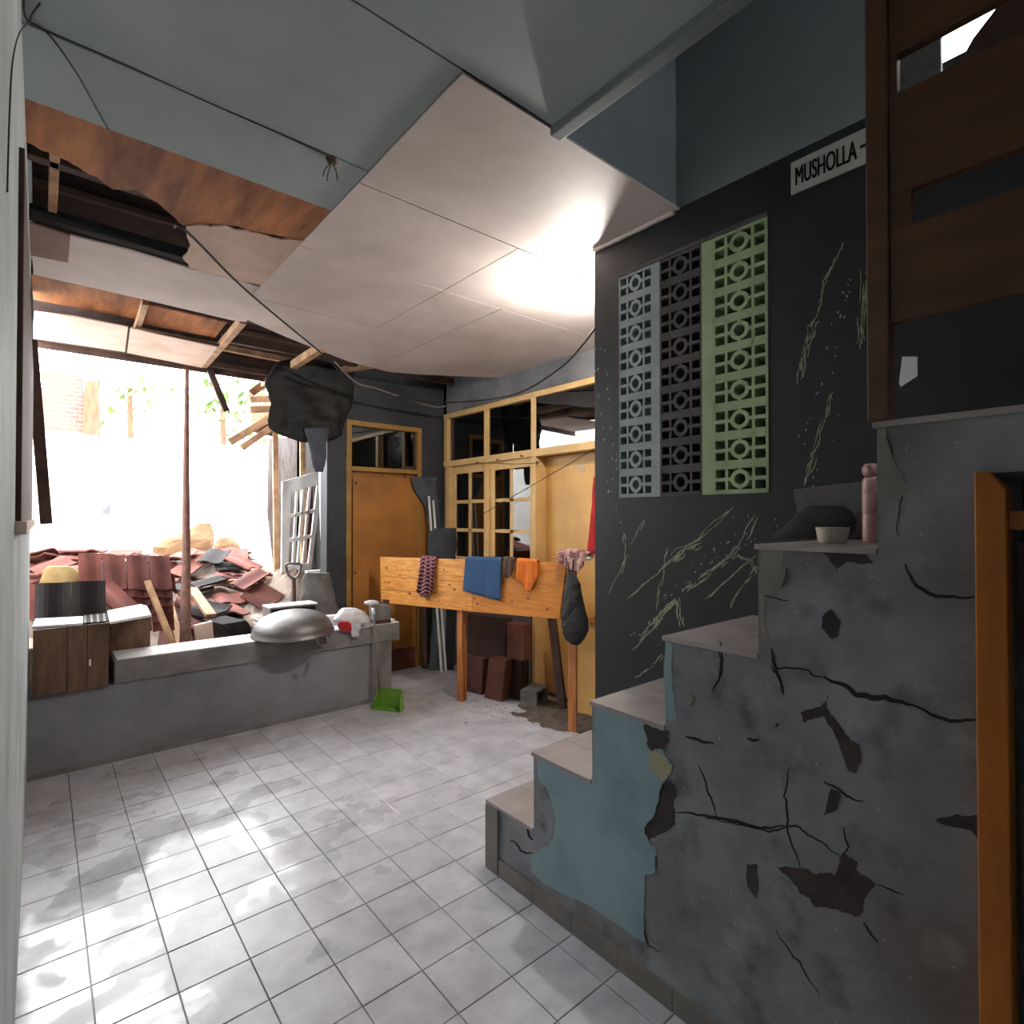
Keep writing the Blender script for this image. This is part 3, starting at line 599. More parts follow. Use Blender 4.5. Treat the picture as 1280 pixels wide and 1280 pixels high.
MB().obox((2.44, YD-.014, .10), (.62, .006, .2)).build('kick_board', 'cardboard', d1)  # darker brown strip across the foot of the door

# =================================================================== WINDOWS AND DOORWAY IN THE RECESS
def fbar(parent, name, y0, y1, z0, z1, m='yellow_frame', x0=XR-.02, x1=XR+.07): return MB().box(x0, x1, y0, y1, z0, z1).build(name, m, parent, bevel=.003)
TY = [4.64, 3.985, 3.352, 2.36]
w1 = root('window_1', (XR, 3.6, 1.97), 'yellow transom window strip with three dark panes above casements and doorway', kind='structure')
fbar(w1, 'head_rail', 2.32, 4.68, 2.405, 2.452); fbar(w1, 'sill_rail', 2.32, 4.68, 1.925, 1.985)
for y in TY: fbar(w1, 'mullion', y-.032, y+.028, 1.985, 2.405)
TURN = math.radians(4.5)
for a, b_, t_ in zip(TY[1:], TY[:-1], (0, TURN, TURN)): MB().obox((XR+.023, (a+b_)/2-.002, 2.195), (.005, b_-a-.06, .42), (0, 0, t_)).build('pane', 'window_glass', w1)
def pane(y0, y1, z0, z1, parent, turn=0.0):
    c = Vector((XR+.018, (y0+y1)/2, (z0+z1)/2)); M = Matrix.Rotation(turn, 3, 'Z')
    return MB().obox(c, (.005, (y1-y0), z1-z0), mtx=M).build('pane', 'window_glass', parent)
def casement(name, us, label, turn):
    ya, yb, yc, yd = [on(u, 625, x=XR).y for u in us]       # edges of the two columns of panes, far to near
    y1 = ya+.06; y0 = yd-.05
    w = root(name, (XR, (y0+y1)/2, .85), label, kind='structure'); K = dict(x0=XR+.004, x1=XR+.03)
    fbar(w, 'stile', ya, y1, .85, 1.925, **K); fbar(w, 'stile', y0, yd, .85, 1.925, **K)
    fbar(w, 'rail', yd, ya, 1.85, 1.925, **K); fbar(w, 'rail', yd, ya, .85, .93, **K)
    zs = [.93, 1.04, 1.31, 1.58, 1.85]
    for z in zs[1:-1]: fbar(w, 'glazing_bar', yd, ya, z-.016, z+.016, x0=XR+.010, x1=XR+.026)
    fbar(w, 'glazing_bar', yc, yb, .93, 1.85, x0=XR+.010, x1=XR+.026)
    for za, zb in zip(zs[:-1], zs[1:]):
        for p, q in ((yb, ya), (yd, yc)): pane(p-.004, q+.004, za+.011, zb-.011, w, turn)
    return y0, y1
A_ = casement('window_2', (569, 584.5, 588, 604), 'yellow casement with small dark panes in the corner by the far door', 0.0)
B_ = casement('window_3', (618, 636, 641, 662), 'yellow casement with small panes reflecting the yard, next to the doorway', TURN)
fr_ = root('trim_3', (XR, 3.9, 0), 'yellow posts of the window and doorway frame', kind='structure')
fbar(fr_, 'post', A_[1], 4.65, .82, 1.925); fbar(fr_, 'post', B_[1], A_[0], .82, 1.925); fbar(fr_, 'post', 3.325, B_[0], 0, 1.925, x1=XR+.12); fbar(fr_, 'post', 2.32, 2.38, 0, 1.925, x1=XR+.12); fbar(fr_, 'window_board', 3.405, 4.65, .80, .85)
d2 = root('door_2', (XR+.1, 2.85, 0), 'plain yellow door set back in the recess doorway', kind='structure')
MB().box(XR+.10, XR+.135, 2.38, 3.325, .005, 1.925).build('leaf', 'yellow_door', d2)
p = on(727, 585, x=XR+.099); b = MB()
for dy, dz, w, hh in ((.0, .028, .05, .012), (.0, -.028, .05, .012), (.022, 0, .014, .06)): b.box(XR+.097, XR+.10, p.y+dy-w/2, p.y+dy+w/2, p.z+dz-hh/2, p.z+dz+hh/2)
b.box(XR+.097, XR+.10, p.y-.03, p.y-.02, p.z-.04, p.z-.0); b.build('stencil_mark', 'sign_white', d2)

# =================================================================== CEILING LAMP
lx, ly = 2.15, 1.96
lp = root('ceiling_lamp', (lx, ly, Z2), 'bright bare bulb in a white holder on the ceiling by the dark wall end', 'lamp')
MB().lathe([(.045, 0), (.045, -.012), (.028, -.02), (.026, -.05), (.0, -.05)], (lx, ly, Z2), 20).build('holder', 'white_plastic', lp, smooth=True)
MB().lathe([(.0, -.05), (.018, -.05), (.026, -.07), (.030, -.095), (.026, -.12), (.012, -.134), (.0, -.136)], (lx, ly, Z2), 16).build('bulb', 'bulb_glow', lp, smooth=True)

# =================================================================== BOARD COUNTER WITH RAGS (in the recess)
BN = Vector((-.9757, -.2193, 0)); BD = Vector((.2193, -.9757, 0)); BP = Vector((2.464, 3.53, 0))
BF = (BP, BN)
def bf(off): return (BP+BN*off, BN)      # plane parallel to the counter board, off metres in front of it
ct = root('board_counter', BP, 'orange pine board counter standing on two wooden legs in front of the yellow windows', 'counter')
def bprism(name, px, m, parent, t=.02, off=0.0, **k): return MB().prism([onpl(u, v, *bf(off)) for u, v in px], -BN*t).build(name, m, parent, **k)
def lerp(a, b, t): return (a[0]+(b[0]-a[0])*t, a[1]+(b[1]-a[1])*t)
TL, TR, BR, BL = (475, 696), (708, 704), (699, 774), (476, 753); MT, MBt = (590, 700), (590, 764.5)
for a, b_ in ((0, .43), (.44, .70), (.71, 1.0)):
    bprism('pine_plank', [lerp(TL, BL, a), lerp(MT, MBt, a), lerp(MT, MBt, b_), lerp(TL, BL, b_)], 'pine', ct, bevel=.002)
pp_ = bprism('plywood_panel', [lerp(MT, TR, .004), TR, BR, lerp(MBt, BR, .004)], 'pine_ply', ct, bevel=.002)
kb = MB(); r = random.Random(9)
for u, v in [(483, 710), (486, 728), (500, 719), (512, 742), (560, 706), (562, 731), (568, 737), (481, 727), (593, 748), (597, 755), (548, 752), (640, 752), (610, 741), (660, 748), (684, 762), (555, 712)]:
    s = r.uniform(.8, 1.7); kb.prism([onpl(u+s*1.2*math.cos(a), v+s*math.sin(a), *bf(.0006)) for a in [k*.9 for k in range(7)]], -BN*.0008)
kb.build('knots', 'knot', pp_, kind='stuff')
def leg(u0, u1, vt, vb, off, name='leg'):
    p = onpl((u0+u1)/2, vb, *bf(off)); p.z = 0; a = onpl(u0, vb, *bf(off)); c = onpl(u1, vb, *bf(off)); w = (c-a).length
    q = onpl((u0+u1)/2, vt, *bf(off)); MB().bar(p, (p.x, p.y, q.z), w*.8, .018, up=BN).build(name, 'leg_wood', ct, bevel=.003)
leg(571, 579.5, 705, 882, -.045); leg(709.5, 722, 712, 918, -.045)
leg(579.5, 583, 766, 866, -.09, 'back_strip')
def drape(name, top, bot, m, label, cat, off=.012, amp=.006, folds=3, flap=.09, seed=0, n=22, k=12, group=None):
    r = random.Random(seed); G = []
    def at(l, t):
        x = t*(len(l)-1); i = min(int(x), len(l)-2); return lerp(l[i], l[i+1], x-i)
    ph = r.uniform(0, 6)
    for i in range(n+1):
        t = i/n; a = at(top, t); b_ = at(bot, t); row = []
        for j in range(k+1):
            s = j/k; p = onpl(*lerp(a, b_, s), *bf(off)); p += BN*(amp*.65*(math.sin(t*folds*6.28+ph+1.2*s)+.5*math.sin(t*folds*14+ph)+1.5)*(.35+s))
            row.append(p)
        p0 = onpl(*a, *bf(off)); row = [p0-BN*(off+.03)+Vector((0, 0, -flap)), p0-BN*(off+.03)+Vector((0, 0, -.01)), p0-BN*(off*.5+.016)+Vector((0, 0, .008))]+row
        G.append(row)
    b = MB(); b.rings(G, cap=False, closed=False)
    return b.build(name, m, smooth=True, thick=.003, label=label, cat=cat, group=group)
drape('plaid_rag', [(526, 696), (545, 697)], [(524, 738), (528, 746), (540, 744), (543, 736)], 'plaid', 'maroon and white plaid rag hanging narrow over the pine planks', 'rag', amp=.016, folds=3)
drape('blue_cloth', [(582, 697), (627, 698)], [(579, 738), (603, 745), (626.5, 751)], 'navy_cloth', 'plain dark blue cloth hanging over the middle of the counter board', 'cloth', amp=.005, folds=1.5)
drape('brown_rag', [(629, 697), (643.5, 699)], [(629.5, 718), (635, 724), (644, 712)], 'brown_cloth', 'small crumpled brown rag between the blue and orange cloths', 'rag', amp=.008, folds=2, off=.018)
drape('orange_cloth', [(646, 699), (671, 701)], [(646, 720), (654, 732), (664, 741), (674, 716)], 'orange_cloth', 'orange cloth hanging to a point over the counter board', 'cloth', amp=.01, folds=2)
drape('pink_rag', [(697, 690), (708, 687), (722, 688), (735, 692)], [(699, 700), (709, 708), (718, 714), (727, 716), (732, 702)], 'pink_cloth', 'pale pink checked rag knotted over the end of the counter', 'rag', amp=.02, folds=3, off=.035, flap=.03)
a = onpl(690, 697, *bf(.0)); c = onpl(738, 698.5, *bf(.03))
sk = root('broom_stick', a, 'thin stick with a white plastic end lying along the counter end', 'stick'); sf = MB().tube([a, a+(c-a)*.75], .008, 8).build('shaft', 'leg_wood', sk); MB().tube([a+(c-a)*.72, a+(c-a)*.8, c], [.010, .014, .011], 10).build('end_cap', 'white_plastic', sf, smooth=True)
b = MB(); b.rings(loft([(715, 709, 716), (721, 708, 721), (730, 707, 725), (748, 704, 729), (772, 702, 734), (789, 702, 735), (798, 706, 731), (806, 715, 724)], bf(.075), .32, wob=.07, seed=3, n=12))
hb = root('plastic_bag', onpl(718, 800, *bf(.075)), 'black plastic bag hanging from the right end of the counter', 'bag')
bb_ = b.build('bag_body', 'black_plastic', hb)
MB().tube([onpl(711, 710, *bf(.075)), onpl(708, 698, *bf(.05)), onpl(712, 690, *bf(.0)), onpl(717, 700, *bf(.05)), onpl(716, 712, *bf(.075))], .006, 6).build('bag_handle', 'black_plastic', bb_)
# dark clothes behind the counter, in the corner
b = MB(); b.rings(loft([(660, 545, 570), (664, 537, 571), (676, 534, 571), (690, 535, 570), (705, 536, 569)], bf(-.062), .18, wob=.06, seed=5))
b.build('black_garment', 'black_cloth', smooth=True, label='black garment heaped behind the pine planks in the corner', cat='garment')
FP = ((2.9, YD-.052, 1), Vector((0, -1, 0)))
b = MB(); b.rings(loft([(596, 514, 546), (604, 515, 545), (614, 519, 545), (632, 531, 549), (655, 536, 550), (700, 536, 550), (740, 537, 550)], FP, .2, wob=.05, seed=6))
b.build('grey_jacket', 'grey_cloth', smooth=True, label='dark blue-grey jacket hanging in the corner beside the orange door', cat='garment')
sl = root('slat_bundle', on(541, 666, y=YD-.14), 'two white slats leaning beside the grey jacket', 'slats')
for du in (0, 5.5): a = on(536+du, 620+du, y=YD-.13); e = on(552+du, 700, y=4.37); e.z = 0; MB().bar(a, e, .018, .01, up=(0, -1, 0)).build('slat', 'white_plastic', sl)
# things stored under the counter
def bbox_px(name, px, off, depth, m, label, cat, zb):
    b = snap(MB().prism([onpl(u, v, *bf(off)) for u, v in px], -BN*min(depth, .1)), zb); mid = (zb+top(b))/2; up_ = [v.z for v in b.v if v.z > mid]; tp = sum(up_)/len(up_); b.v = [Vector((v.x, v.y, tp if v.z > mid else zb)) for v in b.v]; b.build(name, m, label=label, cat=cat, bevel=.006); return top(b)
def floor_off(u, v): return (on(u, v, z=0)-BP).dot(BN)
o2 = floor_off(625, 876)
t0 = bbox_px('carton', [(581, 822), (604, 822), (602, 868), (582, 864)], o2-.02, .28, 'brick_red', 'narrow red-brown carton standing at the counter leg, lower left of the pile', 'carton', 0)
t1 = bbox_px('carton', [(611, 824), (632, 825), (627, 877), (605, 873)], o2+.02, .28, 'cardboard', 'upright red-brown carton in front of the pile under the counter, leaning a little', 'carton', 0)
t2 = bbox_px('carton', [(634, 820), (652, 821), (652, 868), (632, 868)], o2-.095, .3, 'dark_card', 'dark brown carton on the floor under the counter, beside the concrete block', 'carton', 0)
bbox_px('carton', [(584, 772), (631, 774), (631, 820), (584, 820)], o2-.086, .3, 'dark_card', 'dark brown carton on top of the narrow red-brown carton', 'carton', t0)
bbox_px('carton', [(633, 776), (655, 777), (655, 819), (633, 819)], o2-.09, .3, 'cardboard', 'brown carton on top of the dark carton under the counter', 'carton', t2)
AWAY = Vector((FW.x, FW.y, 0)).normalized()
for u0, u1, m, lb in [(536.5, 547.5, 'teal_box', 'dark teal board leaning under the left end of the counter'), (548.3, 555.2, 'grey_box', 'grey board leaning between the teal and black boards'), (556, 567.5, 'black_and_shade', 'black board leaning behind the left counter leg')]:
    a = on((u0+u1)/2, 838, z=0); w = (on(u1, 838, z=0)-on(u0, 838, z=0)).dot(RT); t = min((YD-.03-a.y)/AWAY.y, (XR-.04-a.x)/AWAY.x)
    snap(MB().bar(a, a+AWAY*t+Vector((0, 0, .66)), w, .022, up=AWAY), 0).build('leaning_board', m, label=lb, cat='board', bevel=.003)
a = on(531, 836, z=0); snap(MB().bar(a, (a.x+.02, YD-.045, .75), .05, .04), 0).build('leaning_post', 'dark_timber', label='brown wooden post leaning beside the orange door', cat='post', bevel=.003)
snap(MB().bar(on(703, 886, z=0), on(690, 772, x=3.02), .07, .028, up=BN), 0).build('slanting_plank', 'dark_timber', label='dark brown plank slanting beside the yellow door post', cat='plank', bevel=.004)
cb = root('concrete_block', on(670, 876, z=0), 'grey hollow concrete block lying on the floor under the counter', 'block')
c0 = on(673, 881, z=0)+Vector((.02, 0, 0)); b = MB(); M = Matrix.Rotation(.35, 3, 'Z')
for cx, cz, sx, sz in ((0, .012, .2, .024), (0, .108, .2, .024), (-.088, .06, .024, .1), (.088, .06, .024, .1)): b.obox(c0+M @ Vector((cx, .05, cz)), (sx, .14, sz), mtx=M)
b.obox(c0+M @ Vector((0, .1, .06)), (.19, .03, .11), mtx=M); b.build('block_shell', 'concrete', cb, bevel=.004)
cbn = root('low_cabinet', on(738, 868, z=0), 'low yellow cabinet with a brown top beside the dark wall end', 'cabinet')
oc = floor_off(738, 896)
MB().prism([onpl(u, v, *bf(oc)) for u, v in [(723, 779), (775, 779), (775, 905), (722, 893)]], -BN*.06).build('body', 'yellow_door', cbn, bevel=.003)
MB().prism([onpl(u, v, *bf(oc+.02)) for u, v in [(722, 772), (776, 770), (776, 778), (722, 779)]], -BN*.09).build('top', 'leg_wood', cbn, bevel=.003)
b = MB(); b.rings(loft([(596, 742, 764), (610, 741, 768), (640, 739, 770), (665, 736, 772), (692, 734, 774)], ((XR+.078, 2.5, 1), Vector((-1, 0, 0))), .12, wob=.05, seed=8))
b.build('red_garment', 'red_cloth', smooth=True, label='red garment hanging on the yellow door beside the dark wall edge', cat='garment')
r = random.Random(21); b = MB(); G = []
for i in range(31):
    row = []
    for j in range(19):
        x = 2.55+.5*j/18; y = 2.45+.85*i/30; e = min(i, 30-i)/8; f = min(j/9, 1); z = -.004+.022*min(e, 1)*f*(.6+.9*mnoise.noise(Vector((x*9, y*9, 2)))); row.append((x, y, z))
    G.append(row)
b.rings(G, cap=False, closed=False); b.build('soil_spill', 'soil', smooth=True, label='thin dark soil spilled on the tiles in front of the yellow door', cat='soil', kind='stuff', loc=(2.8, 2.9, 0)); b = MB()
for k in range(170):
    u = r.gauss(665, 45); v = r.gauss(884, 13)
    if not (560 < u < 742 and 850 < v < 915): continue
    p = on(u, v, z=0)
    if p.x > XR-.05: continue
    s = r.uniform(.002, .006); b.obox(p+Vector((0, 0, s*.3)), (s*r.uniform(1, 4), s, s*.6), (0, 0, r.uniform(0, 3.1)))
b.build('dirt_crumbs', 'dark_rag', label='dark crumbs and splinters of dirt scattered on the tiles under the counter', cat='dirt', kind='stuff', loc=(2.6, 3, 0))

# =================================================================== ON THE PARAPET
ZW = .594
# wok, upside down
wc = Vector((1.385, 4.055, ZW+.0095)); wk = root('wok', wc, 'large dull aluminium wok lying upside down on the parapet', 'wok')
M = Matrix.Rotation(.05, 3, 'X') @ Matrix.Rotation(-.04, 3, 'Y'); prof = []
R_ = .268
for k in range(13): a = k/12*math.radians(88); prof.append((R_*math.sin(a)**.95 if k else 0, .150*math.cos(a)**.85+.012))
prof += [(R_+.012, .012), (R_+.012, .004), (R_-.006, .004)]
for k in range(11, -1, -1): a = k/12*math.radians(88); prof.append((max((R_-.008)*math.sin(a)**.95, 0) if k else 0,   .142*math.cos(a)**.85+.006))
MB().lathe(prof, wc, 48, M).build('bowl', 'alu', wk, smooth=True)
for ang in (-68, 112):
    a = math.radians(ang); c = wc+Vector((math.cos(a), math.sin(a), 0))*(R_); t_ = Vector((-math.sin(a), math.cos(a), 0)); o_ = Vector((math.cos(a), math.sin(a), 0)); up_ = Vector((0, 0, .012 if ang > 0 else .006)); dn = Vector((0, 0, 0 if ang > 0 else -.055))
    MB().tube(cat_pts([c-t_*.045+up_, c-t_*.042+o_*.02+dn*.6, c-t_*.025+o_*.03+dn, c+t_*.025+o_*.03+dn, c+t_*.042+o_*.02+dn*.6, c+t_*.045+up_], 4), .007, 8).build('handle', 'alu', wk, smooth=True)
# black-fronted ribbed box behind the wok
bx = root('ribbed_box', on(366, 790, y=4.38), 'old box with black front and pale ribbed side behind the wok', 'box')
yb = 4.38; p0 = on(337, 768, y=yb); p1 = on(396, 790, y=yb); z1 = on(366, 757, y=yb).z; z0 = .40
bo = MB().box(p0.x, p1.x, yb, yb+.17, z0, z1).build('body', 'grey_box', bx, bevel=.004)
MB().box(p0.x+.012, p1.x-.012, yb-.004, yb, z0, z1-.014).build('front', 'black_and_shade', bx)
MB().box(p0.x-.004, p1.x+.004, yb-.006, yb+.17, z1-.006, z1+.004).build('top_rim', 'white_plastic', bx)
for k in range(8): MB().box(p0.x-.07, p0.x, yb+.01, yb+.16, z0+.02+k*.033, z0+.036+k*.033).build('rib', 'white_plastic', bo)
MB().box(p0.x-.065, p0.x, yb+.02, yb+.15, z0, z0+.27).build('rib_core', 'grey_box', bo)
# shovel with a D handle standing in the rubble
sv = root('shovel', on(368, 775, y=4.72), 'shovel with a metal D handle standing upright behind the wok', 'shovel')
a = on(367, 722, y=4.72); sf = MB().tube([on(369, 800, y=4.72), a], .016, 10).build('shaft', 'dark_timber', sv, smooth=True)
q = [on(u, v, y=4.72) for u, v in [(367, 724), (361, 719), (358, 710), (359, 705), (375, 705), (376, 710), (373, 719), (367, 724)]]; MB().tube(cat_pts(q, 3), .010, 8).build('grip', 'steel', sf, smooth=True)
c = on(370, 786, y=4.72); b = MB(); b.prism([c+Vector(p) for p in [(-.16, 0, .02), (.02, 0, .02), (.02, .02, -.2), (-.07, .03, -.27), (-.16, .02, -.2)]], (0, .006, 0)); b.build('blade', 'steel', sv)
# things heaped at the right end of the cap
yf = YP+.068; PF = ((1.9, yf, .6), Vector((0, -1, 0))); QF = ((1.9, YP-.030, .6), Vector((0, -1, 0)))
pb = root('plastic_shopping_bag', on(435, 783, y=yf), 'crumpled white plastic bag with red print on the parapet beside the wok', 'bag')
b = MB(); b.rings(loft([(763, 428, 446), (767, 423, 456), (774, 419, 461), (779, 418, 462), (783, 421, 460)], PF, .62, wob=.12, seed=11, n=18)); bb_ = snap(b, ZW-.002).build('bag_body', 'bag_white', pb, smooth=True)
b = MB(); b.rings(loft([(777, 424, 436), (782, 422, 440), (787, 424, 441), (790, 428, 438)], QF, .25, wob=.10, seed=12)); b.build('red_print', 'bag_red', bb_, smooth=True)
b = MB(); b.rings(loft([(776, 439, 450), (784, 437, 452), (796, 439, 448)], QF, .3, wob=.16, seed=13)); b.build('bag_corner', 'bag_white', pb, smooth=True)
def put(name, px, y, dy, z, m, label, cat, bev=.004):
    b = snap(MB().prism([on(u, v, y=y) for u, v in px], (0, dy, 0)), z); b.build(name, m, bevel=bev, label=label, cat=cat); return top(b)
tz = put('clay_brick_piece', [(469, 780.3), (489, 778.5), (489, 782), (469, 783.6)], YP+.0, .11, ZW, 'brick_red', 'flat red clay piece on the parapet under the cement brick', 'brick', .003)
tz = put('cement_brick', [(468, 762), (489, 761), (489, 779), (469, 781)], YP+.005, .10, tz-.004, 'concrete', 'grey cement brick on the parapet end behind the dustpan handle', 'brick', .006)
b = MB(); b.rings(loft([(759, 461, 470), (761, 457, 474), (763.5, 456, 475), (765, 459, 473)], ((1.9, YP+.055, .6), Vector((0, -1, 0))), .6, wob=.12, seed=14)); snap(b, tz-.004).build('white_rag', 'bag_white', smooth=True, label='small white rag lying on the cement brick', cat='rag')
put('orange_soap', [(479, 756), (487, 756), (487, 761), (479, 761)], YP+.03, .05, tz, 'brick_red', 'small orange-brown block on top of the cement brick', 'block')
put('white_packet', [(411, 766), (424, 765), (424, 777), (411, 778)], YP+.19, .06, ZW, 'bag_white', 'small pale packet between the wok and the white bag', 'packet')
MB().box(2.148, 2.197, YP+.06, YP+.2, ZW, ZW+.012).build('white_saucer_tile', 'white_plastic', bevel=.003, label='flat white tile piece on the very end of the parapet', cat='tile')
# dustpan
dp0 = on(481, 884, z=0); dp = root('dustpan', dp0, 'green dustpan with a long grey handle leaning against the parapet end', 'dustpan')
pa = on(465, 887, z=0); pb_ = on(500, 891, z=0); w_ = (pb_-pa).length; dx = (pb_-pa).normalized(); dy = Vector((-dx.y, dx.x, 0))
b = MB()
b.prism([pa, pb_, pb_+dy*.07, pa+dy*.07], (0, 0, .004)); b.prism([pa+dy*.066, pb_+dy*.066, pb_+dy*.066-dx*.02+Vector((0, 0, .15)), pa+dy*.066+dx*.02+Vector((0, 0, .15))], dy*.004)
for q_, sg_ in ((pa, 1), (pb_-dx*.004, -1)): b.prism([q_, q_+dy*.066, q_+dy*.066+dx*.02*sg_+Vector((0, 0, .15)), q_+dy*.03+dx*.015*sg_+Vector((0, 0, .10)), q_+Vector((0, 0, .025))], dx*.004)
b.build('pan', 'green_plastic', dp, bevel=.001)
hb_ = pa+dy*.06+dx*.03+Vector((0, 0, .13)); ht = on(467, 768, y=YP-.04)
hd = MB().tube([hb_, ht], .009, 8).build('handle', 'grey_box', dp, smooth=True); MB().tube([ht, ht+(ht-hb_).normalized()*.05], .012, 8).build('grip', 'white_plastic', hd, smooth=True)
# wooden chest at the left end of the parapet
ch = root('wooden_chest', (.2, 4.0, .455), 'brown wooden plank chest at the left end of the parapet', 'chest')
zt = on(100, 782, y=3.975).z; xs = [on(u, 820, y=3.975).x for u in (41, 84, 109, 136)]
for a, c in zip(xs[:-1], xs[1:]): fp_ = MB().box(a+.001, c-.001, 3.972, 3.992, .455, zt).build('front_plank', 'chest_wood', ch, bevel=.002)
xr = on(188, 790, y=4.285).x
MB().box(xs[3], xr, 4.285, 4.30, .35, zt).build('set_back_plank', 'chest_wood', ch, bevel=.002)
MB().box(xs[0], xs[3], 4.28, 4.30, .455, zt).build('back_plank', 'chest_wood', ch); MB().box(xs[0], xs[0]+.015, 3.992, 4.28, .455, zt).build('end_plank', 'chest_wood', ch); MB().box(xs[3]-.016, xs[3]-.001, 3.992, 4.28, .455, zt).build('end_plank', 'chest_wood', ch)
p = on(112.5, 828, y=3.971); MB().box(p.x-.005, p.x+.005, 3.968, 3.972, p.z-.018, p.z+.018).build('latch', 'white_plastic', fp_)
def slab(name, px, z, t, m, **k): return MB().prism([on(u, v, z=z+t) for u, v in px], (0, 0, -t)).build(name, m, **k)
slab('white_board', [(40, 783), (104, 778.5), (104, 770), (44, 773)], zt, .014, 'white_plastic', bevel=.003, label='white board lying on the left half of the wooden chest', cat='board')
gt = root('dark_grating', on(120, 775, z=zt), 'dark slatted grating lying on the chest between two white panels', 'grating')
slab('grating_base', [(105, 778.5), (136, 776), (133, 766), (105, 769)], zt, .006, 'black_and_shade', parent=gt)
for k in range(4): t = k/3.2; slab('grating_slat', [(105+t*26, 778.4-t*2), (108+t*26, 778.2-t*2), (107.5+t*25, 768.9-t*2.6), (105+t*25, 769-t*2.6)], zt+.006, .006, 'grey_box', parent=gt)
slab('white_tray', [(137, 777), (189, 768), (184, 757), (176, 755), (134, 763)], zt, .016, 'white_plastic', bevel=.004, label='white ridged tray lying on the right half of the wooden chest', cat='tray')

# =================================================================== WALL BITS AT THE LEFT
ws = root('wooden_shutter', (XL, 2.8, 1.41), 'dark brown wooden shutter boards fixed on the left wall above the ledge', 'shutter')
for k in range(3): MB().box(XL, XL+.011, 1.75+k*.76, 2.50+k*.76, 1.415, 2.30-.04*k).build('shutter_board', 'dark_timber', ws, bevel=.002)
structure('trim_4', MB().box(XL, XL+.022, 1.7, 4.2, 1.385, 1.415), 'pink_board', 'pinkish ledge under the shutter on the left wall', bevel=.002)
MB().bar(on(39, 425, y=4.12), on(58, 655, y=4.10), .055, .03, up=(0, -1, 0)).build('leaning_plank', 'dark_timber', label='dark brown plank slanting down beside the left end of the yard opening', cat='plank', bevel=.003)
b = MB(); b.rings(loft([(310, 26, 34), (330, 25, 38), (360, 26, 41), (390, 30, 42), (425, 33, 41)], ((0, 3.6, 2), Vector((0, -1, 0))), .3, wob=.15, seed=15)); b.build('hanging_rag', 'grey_cloth', smooth=True, label='pale grey rag hanging high at the left wall end', cat='rag')

# =================================================================== CABLES
def cable(name, pts, rad, m, label, parent=None): return MB().tube(cat_pts(pts, 8), rad, 6).build(name, m, smooth=True, label=label, cat='cable')
cable('cable', [on(218, 284, z=2.72), on(234, 290, z=2.652), on(310, 365, z=2.65), on(400, 440, z=2.62), on(440, 475, z=2.52), on(500, 496, z=2.46), on(560, 503, z=2.46), on(640, 494, z=2.46), on(700, 460, z=2.43), on(747, 407, z=2.325)], .006, 'cable', 'long sagging black cable from the broken ceiling to the dark wall')
cable('cable', [on(418, 452, z=2.56), on(445, 478, z=2.50), on(470, 486, z=2.48), on(540, 508, z=2.44), on(562, 506, z=2.44)], .007, 'grey_cable', 'short grey twisted cable below the ceiling edge by the far door')
cable('cable', [on(36, 28, z=ZC-.006), on(60, 42, z=ZC-.012), on(95, 90, z=ZC-.03), on(120, 135, z=ZC-.02), on(136, 163, z=ZC-.004)], .0025, 'cable', 'black cable drooping across the blue ceiling corner to the stained board')
cable('cable', [on(38, 30, z=ZC-.006), on(150, 78, z=ZC-.010), on(260, 128, z=ZC-.006), on(340, 163, z=ZC-.010), on(415, 197, z=ZC-.006)], .002, 'cable', 'thin black cable running along the blue ceiling seam')
cable('cable', [on(36, 28, z=ZC-.006), on(25, 40, x=XL+.006), on(16, 75, x=XL+.005), on(12, 140, x=XL+.004), on(9, 240, x=XL+.004)], .0012, 'cable', 'thin cable dropping down the left wall from the ceiling corner')
cable('cable', [on(50, 4, z=ZC-.006), on(40, 18, z=ZC-.012), on(36, 28, z=ZC-.006), on(30, 14, z=ZC-.01), on(30, -15, z=ZC-.006)], .0025, 'cable', 'black cable knotted at the ceiling corner above the left wall')
hk = root('ceiling_hook', on(415, 200, z=ZC), 'small rusty hook with loose wire ends on the blue ceiling', 'hook')
c = on(415, 199, z=ZC); MB().lathe([(.0, 0), (.022, 0), (.016, -.012), (.0, -.014)], c, 12).build('plate', 'dark_timber', hk)
for dx_, dy_ in ((.02, .01), (-.015, .02), (.0, .03)): MB().tube([c+Vector((0, 0, -.01)), c+Vector((dx_, dy_, -.03)), c+Vector((dx_*1.3, dy_*1.5, -.055))], .003, 6).build('wire_end', 'grey_cable', hk)
cable('clothesline', [on(565, 584, x=XR-.06), on(597, 579, x=XR-.06), on(640, 580, x=XR-.06), on(672, 579, x=XR-.06)], .003, 'cable', 'short dark line stretched across the yellow casements')
cable('clothesline', [on(604, 642, x=XR-.06), on(670, 604, x=XR-.1), on(745, 560, x=XR-.2)], .003, 'cable', 'dark line slanting across the casement and yellow door')
for u, v in [(597, 578), (622, 575), (652, 570), (672, 578)]:
    p = on(u, v, x=XR-.022); MB().obox(p, (.008, .035, .012), (.2, 0, 0)).build('window_latch', 'dark_timber', w1)

